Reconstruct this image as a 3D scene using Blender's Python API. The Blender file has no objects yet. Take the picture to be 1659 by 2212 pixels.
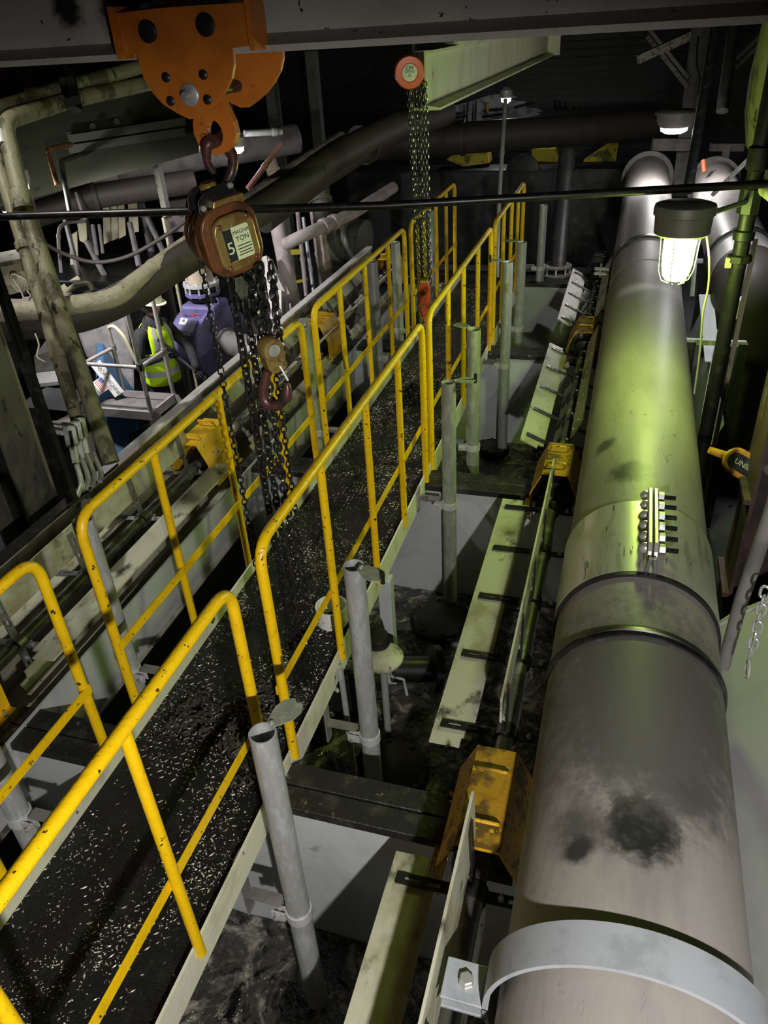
import bpy, math, random
from mathutils import Vector, Matrix, noise

# ---------------------------------------------------------------- camera, world, lights, exposure
scene = bpy.context.scene
COL = scene.collection
random.seed(7)
V = Vector
PI = math.pi

cam_data = bpy.data.cameras.new('camera')
cam_data.sensor_fit = 'HORIZONTAL'
cam_data.sensor_width = 36.0
cam_data.lens = 36.0 * 1641.85 / 1659.0
cam_data.clip_start = 0.05
cam = bpy.data.objects.new('camera', cam_data)
COL.objects.link(cam)
_a, _b, _g = -0.321407069, 0.568390912, 0.0649131434      # yaw, pitch, roll
_f = V((math.sin(_a) * math.cos(_b), math.cos(_a) * math.cos(_b), -math.sin(_b)))
_r = V((math.cos(_a), -math.sin(_a), 0))
_d = _f.cross(_r)
_r2 = _r * math.cos(_g) + _d * math.sin(_g)
_d2 = -_r * math.sin(_g) + _d * math.cos(_g)
_m = Matrix.Identity(4)
for i in range(3):
    _m[i][0] = _r2[i]; _m[i][1] = -_d2[i]; _m[i][2] = -_f[i]
_m[0][3], _m[1][3], _m[2][3] = 0.0, 0.0, 2.53
cam.matrix_world = _m
scene.camera = cam

world = bpy.data.worlds.new('hall_air')
scene.world = world
world.use_nodes = True
world.node_tree.nodes['Background'].inputs[0].default_value = (0.75, 0.85, 0.8, 1)
world.node_tree.nodes['Background'].inputs[1].default_value = 0.012

scene.view_settings.view_transform = 'Standard'
scene.view_settings.look = 'None'
scene.view_settings.exposure = 0.0
scene.view_settings.gamma = 1.0
scene.view_settings.use_curve_mapping = False


def spot(name, loc, aim, power, color, angle, blend, radius):
    l = bpy.data.lights.new(name, 'SPOT')
    l.energy = power; l.color = color; l.spot_size = math.radians(angle); l.spot_blend = blend
    l.shadow_soft_size = radius
    o = bpy.data.objects.new(name, l)
    COL.objects.link(o)
    o.location = loc
    o.rotation_euler = (V(aim) - V(loc)).to_track_quat('-Z', 'Y').to_euler()
    return o


def point(name, loc, power, color, radius):
    l = bpy.data.lights.new(name, 'POINT')
    l.energy = power; l.color = color; l.shadow_soft_size = radius
    o = bpy.data.objects.new(name, l)
    COL.objects.link(o)
    o.location = loc
    return o


# bulkhead lamp beside the photographer, and reflector lamps on the pump side of the hall
spot('side_lamp_light', (0.49, -0.5, 2.06), (0.19, 0.1, 1.31), 345, (1.0, 0.95, 0.89), 124, 0.6, 0.03)
spot('far_side_lamp_light', (1.15, 5.5, 2.2), (-1.35, 8.3, 0.1), 260, (1.0, 0.97, 0.92), 56, 0.5, 0.06)
spot('pump_bay_lamp_light', (-4.996, 5.766, 1.491), (-4.45, 7.1, -0.3), 235, (1.0, 0.95, 0.98), 118, 0.6, 0.08)
spot('launder_lamp_light', (-4.1, 2.9, 4.6), (-3.05, 3.9, 0.4), 420, (1.0, 0.95, 0.86), 52, 0.6, 0.10)
point('bay_side_fill_light', (0.95, 7.1, 1.35), 34, (0.93, 0.92, 1.0), 0.08)  # unseen light added to brighten the launder frame

# ---------------------------------------------------------------- mesh helpers
OFF = {}


class MB:
    def __init__(s):
        s.v = []; s.f = []

    def add(s, vs, fs):
        o = len(s.v)
        s.v += [V(p) for p in vs]
        s.f += [tuple(i + o for i in f) for f in fs]
        return s

    def box(s, c, size, rot=None):
        hx, hy, hz = size[0] / 2, size[1] / 2, size[2] / 2
        vs = [V((x, y, z)) for x in (-hx, hx) for y in (-hy, hy) for z in (-hz, hz)]
        if rot is not None:
            vs = [rot @ p for p in vs]
        c = V(c)
        return s.add([p + c for p in vs], [(0, 1, 3, 2), (4, 6, 7, 5), (0, 4, 5, 1), (2, 3, 7, 6), (0, 2, 6, 4), (1, 5, 7, 3)])

    def bar(s, p0, p1, w, h, up=(0, 0, 1)):
        p0, p1 = V(p0), V(p1)
        t = (p1 - p0).normalized()
        up = V(up)
        if abs(t.dot(up)) > 0.98:
            up = V((0, 1, 0)) if abs(t.y) < 0.9 else V((1, 0, 0))
        a = t.cross(up).normalized(); b = a.cross(t).normalized()
        vs = []
        for p in (p0, p1):
            for x, y in ((-1, -1), (1, -1), (1, 1), (-1, 1)):
                vs.append(p + a * (x * w / 2) + b * (y * h / 2))
        return s.add(vs, [(3, 2, 1, 0), (4, 5, 6, 7), (0, 1, 5, 4), (1, 2, 6, 5), (2, 3, 7, 6), (3, 0, 4, 7)])

    def tube(s, pts, r, seg=12, caps=True, closed=False):
        pts = [V(p) for p in pts]
        n = len(pts)
        rs = list(r) if isinstance(r, (list, tuple)) else [r] * n
        tans = []
        for i in range(n):
            if closed:
                t = pts[(i + 1) % n] - pts[i - 1]
            elif i == 0:
                t = pts[1] - pts[0]
            elif i == n - 1:
                t = pts[-1] - pts[-2]
            else:
                t = (pts[i + 1] - pts[i]).normalized() + (pts[i] - pts[i - 1]).normalized()
            tans.append(t.normalized() if t.length > 1e-9 else V((0, 0, 1)))
        ref = V((0, 0, 1)) if abs(tans[0].z) < 0.9 else V((1, 0, 0))
        a = tans[0].cross(ref).normalized()
        vs = []
        for i in range(n):
            t = tans[i]
            a = (a - t * a.dot(t)).normalized()
            b = t.cross(a)
            k = 1.0
            for j in range(seg):
                q = 2 * PI * j / seg
                vs.append(pts[i] + (a * math.cos(q) + b * math.sin(q)) * rs[i] * k)
        fs = []
        for i in range(n if closed else n - 1):
            i2 = (i + 1) % n
            for j in range(seg):
                j2 = (j + 1) % seg
                fs.append((i * seg + j, i * seg + j2, i2 * seg + j2, i2 * seg + j))
        if caps and not closed:
            fs.append(tuple(reversed(range(seg))))
            fs.append(tuple((n - 1) * seg + j for j in range(seg)))
        return s.add(vs, fs)

    def cyl(s, p0, p1, r, seg=16):
        return s.tube([p0, p1], r, seg)

    def lathe(s, c, axis, prof, seg=24, closed=False):
        """prof: (radius, height) pairs along the axis from c"""
        c = V(c); t = V(axis).normalized()
        ref = V((0, 0, 1)) if abs(t.z) < 0.9 else V((1, 0, 0))
        a = t.cross(ref).normalized(); b = t.cross(a)
        vs = []; n = len(prof)
        for (r, h) in prof:
            for j in range(seg):
                q = 2 * PI * j / seg
                vs.append(c + t * h + (a * math.cos(q) + b * math.sin(q)) * max(r, 1e-4))
        fs = []
        for i in range(n if closed else n - 1):
            i2 = (i + 1) % n
            for j in range(seg):
                j2 = (j + 1) % seg
                fs.append((i * seg + j, i * seg + j2, i2 * seg + j2, i2 * seg + j))
        if not closed:
            fs.append(tuple(reversed(range(seg))))
            fs.append(tuple((n - 1) * seg + j for j in range(seg)))
        return s.add(vs, fs)

    def ring(s, c, axis, ro, ri, h, seg=24):
        return s.lathe(c, axis, [(ri, -h / 2), (ro, -h / 2), (ro, h / 2), (ri, h / 2)], seg, closed=True)

    def prism(s, poly, vec):
        poly = [V(p) for p in poly]; vec = V(vec); n = len(poly)
        fs = [tuple(reversed(range(n))), tuple(range(n, 2 * n))]
        for i in range(n):
            j = (i + 1) % n
            fs.append((i, j, n + j, n + i))
        return s.add(poly + [p + vec for p in poly], fs)

    def ball(s, c, r, seg=12, rings=8, sc=(1, 1, 1)):
        c = V(c); vs = []; fs = []
        for i in range(1, rings):
            th = PI * i / rings
            for j in range(seg):
                q = 2 * PI * j / seg
                vs.append(c + V((sc[0] * r * math.sin(th) * math.cos(q), sc[1] * r * math.sin(th) * math.sin(q), sc[2] * r * math.cos(th))))
        for i in range(rings - 2):
            for j in range(seg):
                j2 = (j + 1) % seg
                fs.append((i * seg + j, (i + 1) * seg + j, (i + 1) * seg + j2, i * seg + j2))
        top = len(vs); vs.append(c + V((0, 0, sc[2] * r))); vs.append(c - V((0, 0, sc[2] * r)))
        for j in range(seg):
            j2 = (j + 1) % seg
            fs.append((top, j, j2)); fs.append((top + 1, (rings - 2) * seg + j2, (rings - 2) * seg + j))
        return s.add(vs, fs)

    def mesh(s, name, off=V((0, 0, 0)), smooth=38):
        me = bpy.data.meshes.new(name)
        me.from_pydata([tuple(p - off) for p in s.v], [], s.f)
        me.validate()
        import bmesh
        bm = bmesh.new(); bm.from_mesh(me)
        bmesh.ops.recalc_face_normals(bm, faces=bm.faces)
        bm.to_mesh(me); bm.free()
        if smooth:
            me.polygons.foreach_set('use_smooth', [True] * len(me.polygons))
            me.set_sharp_from_angle(angle=math.radians(smooth))
        return me

    def build(s, name, m, parent=None, loc=None, smooth=38, bevel=0, kind=None):
        if parent is not None:
            off = OFF[parent.name]
        elif loc is not None:
            off = V(loc)
        else:
            xs = [p.x for p in s.v]; ys = [p.y for p in s.v]; zs = [p.z for p in s.v]
            off = V(((min(xs) + max(xs)) / 2, (min(ys) + max(ys)) / 2, min(zs)))
        me = s.mesh(name, off, smooth)
        me.materials.append(m)
        o = bpy.data.objects.new(name, me)
        COL.objects.link(o)
        if parent is not None:
            o.parent = parent
        else:
            o.location = off
        OFF[o.name] = off
        if bevel:
            b = o.modifiers.new('edge', 'BEVEL'); b.width = bevel; b.segments = 2; b.limit_method = 'ANGLE'
        if kind:
            o['kind'] = kind
        return o


def fillet(pts, rad, n=5):
    pts = [V(p) for p in pts]
    out = [pts[0]]
    for i in range(1, len(pts) - 1):
        p, a, b = pts[i], pts[i - 1], pts[i + 1]
        r = min(rad, (a - p).length * 0.49, (b - p).length * 0.49)
        p0 = p + (a - p).normalized() * r; p1 = p + (b - p).normalized() * r
        for k in range(n + 1):
            t = k / n
            out.append(p0 * (1 - t) ** 2 + p * 2 * t * (1 - t) + p1 * t * t)
    out.append(pts[-1])
    return out


def smooth_path(pts, n=6):
    """Catmull-Rom through the points"""
    pts = [V(p) for p in pts]
    out = []
    for i in range(len(pts) - 1):
        p0 = pts[max(i - 1, 0)]; p1 = pts[i]; p2 = pts[i + 1]; p3 = pts[min(i + 2, len(pts) - 1)]
        for k in range(n):
            t = k / n
            out.append(0.5 * ((2 * p1) + (-p0 + p2) * t + (2 * p0 - 5 * p1 + 4 * p2 - p3) * t * t + (-p0 + 3 * p1 - 3 * p2 + p3) * t ** 3))
    out.append(pts[-1])
    return out


def tag(o, label=None, cat=None, group=None, kind=None):
    if label: o['label'] = label
    if cat: o['category'] = cat
    if group: o['group'] = group
    if kind: o['kind'] = kind
    return o


def thing(name, label, cat, loc, group=None):
    o = bpy.data.objects.new(name, None)
    COL.objects.link(o)
    o.empty_display_size = 0.1
    o.location = loc
    OFF[o.name] = V(loc)
    return tag(o, label, cat, group)


def place(mesh, name, m4, parent=None):
    """a part that shares mesh data with its likes; m4 is its world matrix"""
    o = bpy.data.objects.new(name, mesh)
    COL.objects.link(o)
    if parent is not None:
        o.parent = parent
        o.matrix_local = Matrix.Translation(-OFF[parent.name]) @ m4
    else:
        o.matrix_world = m4
    OFF[o.name] = m4.to_translation()
    return o


def aim(loc, x, up=(0, 0, 1)):
    """matrix with local Z along x"""
    z = V(x).normalized()
    q = z.to_track_quat('Z', 'Y')
    return Matrix.Translation(V(loc)) @ q.to_matrix().to_4x4()


# ---------------------------------------------------------------- materials
def mat(name, col, rough=0.5, metal=0.0, col2=None, scale=6.0, lo=0.45, hi=0.6, col3=None, scale3=30.0, lo3=0.6, hi3=0.66,
        bump=0.0, bscale=40.0, rough2=None, stretch=(1, 1, 1), emit=None, estr=0.0, spec=0.5, detail=5.0, blots=None, warp=0.0, scratch=None):
    m = bpy.data.materials.new(name)
    m.use_nodes = True
    nt = m.node_tree; N = nt.nodes; L = nt.links
    b = N['Principled BSDF']
    b.inputs['Roughness'].default_value = rough
    b.inputs['Metallic'].default_value = metal
    b.inputs['Specular IOR Level'].default_value = spec
    tc = N.new('ShaderNodeTexCoord')
    mp = N.new('ShaderNodeMapping'); mp.inputs['Scale'].default_value = stretch
    geo = N.new('ShaderNodeNewGeometry')
    L.new(geo.outputs['Position'], mp.inputs['Vector'])

    def fac(sc, a, c, vec=None, det=detail):
        n = N.new('ShaderNodeTexNoise'); n.inputs['Scale'].default_value = sc; n.inputs['Detail'].default_value = det
        n.inputs['Roughness'].default_value = 0.62
        if warp: n.inputs['Distortion'].default_value = warp
        L.new((vec or mp).outputs[0], n.inputs['Vector'])
        r = N.new('ShaderNodeMapRange'); r.interpolation_type = 'SMOOTHSTEP'
        r.inputs['From Min'].default_value = a; r.inputs['From Max'].default_value = c
        L.new(n.outputs['Fac'], r.inputs['Value'])
        return r.outputs['Result']

    def mix(f, a, c):
        x = N.new('ShaderNodeMix'); x.data_type = 'RGBA'
        L.new(f, x.inputs['Factor'])
        if isinstance(a, tuple): x.inputs['A'].default_value = (*a, 1)
        else: L.new(a, x.inputs['A'])
        x.inputs['B'].default_value = (*c, 1)
        return x.outputs['Result']
    cur = col
    if col2:
        f2 = fac(scale, lo, hi)
        cur = mix(f2, cur, col2)
        if rough2 is not None:
            r = N.new('ShaderNodeMapRange')
            r.inputs['To Min'].default_value = rough; r.inputs['To Max'].default_value = rough2
            L.new(f2, r.inputs['Value']); L.new(r.outputs['Result'], b.inputs['Roughness'])
    if col3:
        cur = mix(fac(scale3, lo3, hi3), cur, col3)
    if scratch:                          # thin curved scuff lines: colour, noise scale, width
        sc_c, sc_s, sc_w = scratch
        for sd_ in (0.0, 7.3):
            n = N.new('ShaderNodeTexNoise'); n.noise_dimensions = '4D'; n.inputs['W'].default_value = sd_
            n.inputs['Scale'].default_value = sc_s * (1 if sd_ == 0 else 2.3); n.inputs['Detail'].default_value = 1.5; n.inputs['Distortion'].default_value = 1.2
            L.new(mp.outputs[0], n.inputs['Vector'])
            s1 = N.new('ShaderNodeMath'); s1.operation = 'SUBTRACT'; s1.inputs[1].default_value = 0.5; L.new(n.outputs['Fac'], s1.inputs[0])
            s2 = N.new('ShaderNodeMath'); s2.operation = 'ABSOLUTE'; L.new(s1.outputs[0], s2.inputs[0])
            r = N.new('ShaderNodeMapRange'); r.inputs['From Min'].default_value = sc_w; r.inputs['From Max'].default_value = 0.0; r.inputs['To Max'].default_value = 0.6
            L.new(s2.outputs[0], r.inputs['Value'])
            g = N.new('ShaderNodeMath'); g.operation = 'MULTIPLY'; L.new(r.outputs['Result'], g.inputs[0]); L.new(fac(3.0 + sd_, 0.5, 0.62), g.inputs[1])
            cur = mix(g.outputs[0], cur, sc_c)
    for bl in (blots or []):            # stains and painted shade with shapes of their own: centre, reach, colour, softness
        (cx, cy, cz), rad, bc, soft = bl
        dist = N.new('ShaderNodeVectorMath'); dist.operation = 'DISTANCE'
        L.new(geo.outputs['Position'], dist.inputs[0]); dist.inputs[1].default_value = (cx, cy, cz)
        n = N.new('ShaderNodeTexNoise'); n.inputs['Scale'].default_value = 22; n.inputs['Detail'].default_value = 6; n.inputs['Roughness'].default_value = 0.7
        L.new(geo.outputs['Position'], n.inputs['Vector'])
        ad = N.new('ShaderNodeMath'); ad.operation = 'MULTIPLY_ADD'
        L.new(n.outputs['Fac'], ad.inputs[0]); ad.inputs[1].default_value = -rad * 1.5; L.new(dist.outputs['Value'], ad.inputs[2])
        r = N.new('ShaderNodeMapRange'); r.interpolation_type = 'SMOOTHSTEP'
        r.inputs['From Min'].default_value = rad * (0.25 + soft) ; r.inputs['From Max'].default_value = rad * (0.25 - soft)
        L.new(ad.outputs[0], r.inputs['Value'])
        cur = mix(r.outputs['Result'], cur, bc)
    if isinstance(cur, tuple): b.inputs['Base Color'].default_value = (*cur, 1)
    else: L.new(cur, b.inputs['Base Color'])
    if bump:
        n = N.new('ShaderNodeTexNoise'); n.inputs['Scale'].default_value = bscale; n.inputs['Detail'].default_value = 4
        L.new(mp.outputs[0], n.inputs['Vector'])
        bp = N.new('ShaderNodeBump'); bp.inputs['Strength'].default_value = bump; bp.inputs['Distance'].default_value = 0.02
        L.new(n.outputs['Fac'], bp.inputs['Height']); L.new(bp.outputs['Normal'], b.inputs['Normal'])
    if emit:
        b.inputs['Emission Color'].default_value = (*emit, 1)
        b.inputs['Emission Strength'].default_value = estr
    return m


M = {}
M['yellow'] = mat('yellow_rail_paint', (0.82, 0.52, 0.004), 0.38, 0, (0.68, 0.41, 0.004), 9, 0.5, 0.7, (0.03, 0.025, 0.015), 34, 0.635, 0.67, bump=0.15, bscale=60)
M['yellow_worn'] = mat('yellow_worn_paint', (0.62, 0.36, 0.01), 0.5, 0, (0.20, 0.11, 0.01), 9, 0.5, 0.62, (0.05, 0.03, 0.01), 44, 0.57, 0.63, bump=0.3, bscale=50)
M['yellow_box'] = mat('yellow_cover_paint', (0.80, 0.48, 0.01), 0.42, 0, (0.55, 0.30, 0.01), 7, 0.5, 0.7, (0.05, 0.035, 0.01), 28, 0.62, 0.68, bump=0.1)
M['deck'] = mat('wet_coal_deck', (0.006, 0.006, 0.006), 0.42, 0.0, (0.035, 0.034, 0.03), 55, 0.58, 0.72, (0.014, 0.014, 0.013), 8, 0.5, 0.6, bump=1.0, bscale=150, rough2=0.25, spec=0.3)
M['lug'] = mat('worn_tread', (0.04, 0.04, 0.036), 0.3, 0.2, (0.66, 0.64, 0.52), 4.5, 0.44, 0.58, (0.02, 0.02, 0.02), 55, 0.54, 0.64)
M['toe'] = mat('cream_toe_paint', (0.66, 0.66, 0.52), 0.55, 0, (0.50, 0.50, 0.36), 5, 0.5, 0.7, (0.02, 0.02, 0.02), 14, 0.66, 0.72, bump=0.1)
M['galv'] = mat('galvanized_pipe', (0.40, 0.41, 0.41), 0.40, 0.35, (0.50, 0.53, 0.56), 42, 0.45, 0.65, (0.20, 0.15, 0.10), 5, 0.66, 0.78, stretch=(1, 1, .35), bump=0.05)
M['galv_green'] = mat('dull_galvanized', (0.30, 0.33, 0.27), 0.5, 0.35, (0.42, 0.45, 0.38), 30, 0.45, 0.65, (0.12, 0.11, 0.08), 8, 0.62, 0.72, stretch=(1, 1, .35))
M['zinc'] = mat('bright_zinc', (0.60, 0.61, 0.62), 0.42, 0.3, (0.36, 0.36, 0.36), 30, 0.55, 0.7)
M['bolt'] = mat('bright_bolt', (0.50, 0.51, 0.48), 0.36, 0.6)
M['tank'] = mat('grey_tank_paint', (0.50, 0.52, 0.55), 0.42, 0, (0.40, 0.42, 0.44), 2.5, 0.45, 0.7, (0.10, 0.10, 0.10), 3.4, 0.66, 0.8, bump=0.05, warp=0.6)
M['tank_dark'] = mat('dirty_tank_steel', (0.018, 0.018, 0.018), 0.5, 0.1, (0.05, 0.047, 0.043), 10, 0.5, 0.7, (0.20, 0.185, 0.165), 32, 0.62, 0.72, bump=0.35, bscale=30)
M['froth'] = mat('coal_froth', (0.05, 0.047, 0.04), 0.12, 0.0, (0.34, 0.32, 0.27), 5, 0.47, 0.70, (0.006, 0.006, 0.006), 3.0, 0.50, 0.62, bump=0.8, bscale=30, warp=2.5, spec=0.8)
M['paddle'] = mat('stained_cream_paddle', (0.47, 0.475, 0.37), 0.45, 0, (0.27, 0.255, 0.16), 3.2, 0.46, 0.66, (0.06, 0.055, 0.04), 8, 0.55, 0.70, bump=0.1, stretch=(1, .7, 1))
M['launder'] = mat('stained_launder_plate', (0.36, 0.36, 0.29), 0.5, 0, (0.22, 0.21, 0.14), 2.6, 0.45, 0.62, (0.06, 0.06, 0.045), 7, 0.58, 0.7, bump=0.1, warp=0.5)
M['riser_black'] = mat('black_painted_riser', (0.006, 0.006, 0.006), 0.5, 0.0, (0.02, 0.018, 0.012), 12, 0.5, 0.7, spec=0.25)
M['arm'] = mat('blackened_bracket', (0.035, 0.036, 0.035), 0.35, 0.6, (0.12, 0.12, 0.12), 25, 0.55, 0.7)
M['arm_zinc'] = mat('dull_zinc_bracket', (0.20, 0.21, 0.21), 0.4, 0.6, (0.08, 0.08, 0.08), 18, 0.5, 0.7)
M['shaft'] = mat('grimy_shaft', (0.10, 0.10, 0.09), 0.45, 0.3, (0.26, 0.26, 0.24), 9, 0.5, 0.66, bump=0.2)
M['shaft_cream'] = mat('cream_shaft', (0.58, 0.58, 0.42), 0.4, 0.0, (0.16, 0.16, 0.12), 8, 0.52, 0.66)
M['dark'] = mat('dark_steel', (0.020, 0.021, 0.021), 0.5, 0.2, (0.05, 0.05, 0.045), 6, 0.5, 0.7, bump=0.1)
M['black'] = mat('black_rubber', (0.008, 0.008, 0.008), 0.45)
M['wetblack'] = mat('wet_black_casting', (0.006, 0.006, 0.006), 0.35, 0.0, (0.02, 0.02, 0.02), 20, 0.5, 0.7)
PG = (0.275, 0.255, 0.24)
M['pipe'] = mat('scuffed_grey_pipe', PG, 0.52, 0.0, (0.20, 0.185, 0.175), 2.2, 0.46, 0.7, (0.12, 0.11, 0.10), 14, 0.65, 0.72, bump=0.08, bscale=25, stretch=(1.6, .45, 1), scratch=((0.07, 0.065, 0.06), 5.0, 0.006),
    blots=[((0.20, 1.345, 0.73), 0.10, (0.012, 0.012, 0.013), 0.35), ((0.045, 1.33, 0.69), 0.075, (0.09, 0.085, 0.08), 0.75), ((0.055, 1.265, 0.69), 0.04, (0.03, 0.03, 0.03), 0.5),
           ((0.21, 1.66, 0.73), 0.17, (0.045, 0.045, 0.05), 0.6), ((0.33, 1.52, 0.70), 0.10, (0.06, 0.06, 0.065), 0.7),
           ((0.07, 1.88, 0.72), 0.035, (0.012, 0.012, 0.012), 0.4), ((0.09, 1.97, 0.72), 0.03, (0.012, 0.012, 0.012), 0.3), ((0.10, 1.66, 0.72), 0.03, (0.012, 0.012, 0.012), 0.3),
           ((0.22, 1.86, 0.70), 0.40, (0.095, 0.092, 0.088), 0.5),  # wide dark zone: coal stain plus shade on the pipe, painted in
           ((0.13, 3.25, 0.73), 0.09, (0.03, 0.03, 0.03), 0.5), ((0.0, 3.6, 0.67), 0.06, (0.05, 0.05, 0.05), 0.5)])
M['pipe_far'] = mat('scratched_light_pipe', (0.50, 0.47, 0.45), 0.45, 0, (0.34, 0.32, 0.31), 5, 0.45, 0.65, (0.20, 0.19, 0.18), 30, 0.64, 0.7, warp=2.0, scratch=((0.16, 0.15, 0.15), 4.0, 0.008))
M['band'] = mat('brushed_band_steel', (0.62, 0.62, 0.56), 0.36, 0.55, (0.42, 0.42, 0.36), 9, 0.5, 0.66, (0.06, 0.06, 0.05), 20, 0.62, 0.7, stretch=(2, .3, 1))
M['clampwhite'] = mat('chalky_galvanized_strap', (0.34, 0.36, 0.40), 0.5, 0.15, (0.26, 0.28, 0.31), 8, 0.48, 0.65, (0.42, 0.26, 0.24), 7, 0.68, 0.74)
M['trolley'] = mat('orange_trolley_paint', (0.55, 0.17, 0.02), 0.42, 0, (0.40, 0.11, 0.015), 5, 0.45, 0.7, (0.05, 0.02, 0.01), 22, 0.67, 0.72, bump=0.08)
M['trolley_edge'] = mat('worn_yellow_orange_edge', (0.72, 0.42, 0.04), 0.4)
M['hoist'] = mat('rusty_brown_hoist', (0.15, 0.055, 0.018), 0.38, 0.1, (0.06, 0.025, 0.012), 10, 0.45, 0.65, (0.36, 0.22, 0.06), 26, 0.64, 0.72, bump=0.15)
M['brass'] = mat('worn_gold_cover', (0.32, 0.23, 0.07), 0.34, 0.45, (0.20, 0.11, 0.03), 12, 0.46, 0.64, (0.55, 0.50, 0.26), 34, 0.62, 0.7, bump=0.1)
M['hook'] = mat('oxide_red_hook', (0.10, 0.04, 0.035), 0.36, 0.3, (0.03, 0.025, 0.025), 14, 0.5, 0.66, bump=0.1)
M['label'] = mat('pale_green_label', (0.62, 0.72, 0.40), 0.5, 0, (0.10, 0.12, 0.07), 60, 0.66, 0.70)
M['ink'] = mat('black_print', (0.015, 0.016, 0.012), 0.5)
M['chain'] = mat('black_chain', (0.035, 0.035, 0.034), 0.28, 0.7, (0.10, 0.10, 0.095), 40, 0.5, 0.7)
M['chain_dull'] = mat('dull_chain', (0.085, 0.078, 0.07), 0.42, 0.5, (0.04, 0.04, 0.036), 30, 0.5, 0.7)
M['yellow_corroded'] = mat('corroded_yellow', (0.34, 0.19, 0.01), 0.55, 0, (0.10, 0.055, 0.01), 10, 0.46, 0.6, (0.55, 0.32, 0.01), 26, 0.60, 0.66, bump=0.3)
M['chain_bright'] = mat('oiled_chain', (0.20, 0.21, 0.18), 0.28, 0.8, (0.08, 0.08, 0.07), 40, 0.5, 0.7)
M['chain_yellow'] = mat('yellowed_hand_chain', (0.42, 0.32, 0.04), 0.35, 0.5, (0.10, 0.09, 0.05), 30, 0.5, 0.6)
M['hoist_orange'] = mat('orange_hoist_enamel', (0.80, 0.13, 0.03), 0.35, 0, (0.62, 0.09, 0.02), 9, 0.5, 0.7)
M['red'] = mat('red_hook_block', (0.50, 0.07, 0.03), 0.4, 0, (0.22, 0.03, 0.015), 10, 0.5, 0.65)
M['white'] = mat('white_paint', (0.75, 0.75, 0.72), 0.5, 0, (0.55, 0.55, 0.5), 10, 0.5, 0.7)
M['beam'] = mat('grey_beam_paint', (0.46, 0.44, 0.41), 0.55, 0, (0.38, 0.36, 0.34), 4, 0.45, 0.7, (0.012, 0.012, 0.012), 26, 0.655, 0.675, blots=[((-1.42, 2.25, 2.60), 0.09, (0.01, 0.01, 0.01), 0.4), ((-1.62, 2.25, 2.62), 0.05, (0.01, 0.01, 0.01), 0.4)])
M['beam_edge'] = mat('dusty_flange', (0.22, 0.19, 0.17), 0.6, 0, (0.05, 0.045, 0.04), 20, 0.5, 0.62, bump=0.3)
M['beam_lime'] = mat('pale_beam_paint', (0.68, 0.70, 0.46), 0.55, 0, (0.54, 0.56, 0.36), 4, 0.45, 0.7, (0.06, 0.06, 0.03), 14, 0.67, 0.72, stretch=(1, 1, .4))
M['peel'] = mat('peeling_cream_green_pipe', (0.22, 0.21, 0.13), 0.55, 0, (0.08, 0.072, 0.04), 7, 0.50, 0.58, (0.03, 0.03, 0.02), 13, 0.60, 0.66, bump=0.5, bscale=18, stretch=(1, 1, .35))
M['peel_dark'] = mat('dim_olive_plate', (0.055, 0.06, 0.034), 0.6, 0, (0.05, 0.055, 0.035), 3, 0.45, 0.65, (0.02, 0.02, 0.015), 9, 0.64, 0.7)
M['column'] = mat('grimy_olive_column', (0.10, 0.10, 0.075), 0.6, 0, (0.05, 0.052, 0.04), 4, 0.45, 0.65, (0.02, 0.02, 0.018), 16, 0.62, 0.68, bump=0.2, stretch=(1, 1, .4))
M['rust_col'] = mat('red_primer_column', (0.075, 0.042, 0.036), 0.6, 0, (0.025, 0.02, 0.02), 3, 0.45, 0.6, (0.16, 0.13, 0.12), 9, 0.62, 0.68, bump=0.2, stretch=(1, 1, .5))
M['dustpipe'] = mat('dusty_lagged_pipe', (0.42, 0.39, 0.30), 0.8, 0, (0.30, 0.27, 0.20), 9, 0.45, 0.65, (0.12, 0.10, 0.07), 22, 0.62, 0.7, bump=0.6, bscale=22)
M['soot'] = mat('sooty_brown_pipe', (0.05, 0.042, 0.034), 0.6, 0, (0.04, 0.035, 0.03), 6, 0.45, 0.65)
M['pinkpipe'] = mat('dusty_mauve_pipe', (0.40, 0.35, 0.34), 0.65, 0, (0.28, 0.24, 0.24), 7, 0.48, 0.68, (0.10, 0.09, 0.09), 26, 0.66, 0.72)
M['tan'] = mat('tan_riser_pipe', (0.46, 0.38, 0.28), 0.6, 0, (0.36, 0.30, 0.23), 4, 0.45, 0.65)
M['purple'] = mat('violet_blue_pump', (0.16, 0.15, 0.34), 0.45, 0, (0.12, 0.115, 0.22), 5, 0.45, 0.7, (0.20, 0.18, 0.17), 12, 0.66, 0.76)
M['grey_dust'] = mat('dusty_grey_steel', (0.20, 0.19, 0.185), 0.6, 0, (0.13, 0.125, 0.12), 6, 0.45, 0.65, (0.06, 0.06, 0.06), 18, 0.66, 0.72)
M['alu'] = mat('dusty_aluminium', (0.42, 0.40, 0.38), 0.5, 0.25, (0.28, 0.265, 0.25), 9, 0.5, 0.7)
M['blue'] = mat('blue_machine_paint', (0.05, 0.16, 0.33), 0.5, 0, (0.10, 0.12, 0.14), 6, 0.5, 0.7)
M['cream_sheet'] = mat('cream_sheet', (0.52, 0.50, 0.33), 0.6, 0, (0.42, 0.40, 0.26), 4, 0.5, 0.7, (0.06, 0.05, 0.04), 9, 0.66, 0.72)
M['floor'] = mat('dirty_concrete', (0.16, 0.155, 0.165), 0.55, 0, (0.09, 0.088, 0.095), 1.5, 0.45, 0.65, (0.03, 0.03, 0.03), 7, 0.62, 0.7, bump=0.2)
M['hall'] = mat('sooty_siding', (0.018, 0.019, 0.018), 0.7, 0, (0.03, 0.031, 0.028), 3, 0.5, 0.7)
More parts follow.
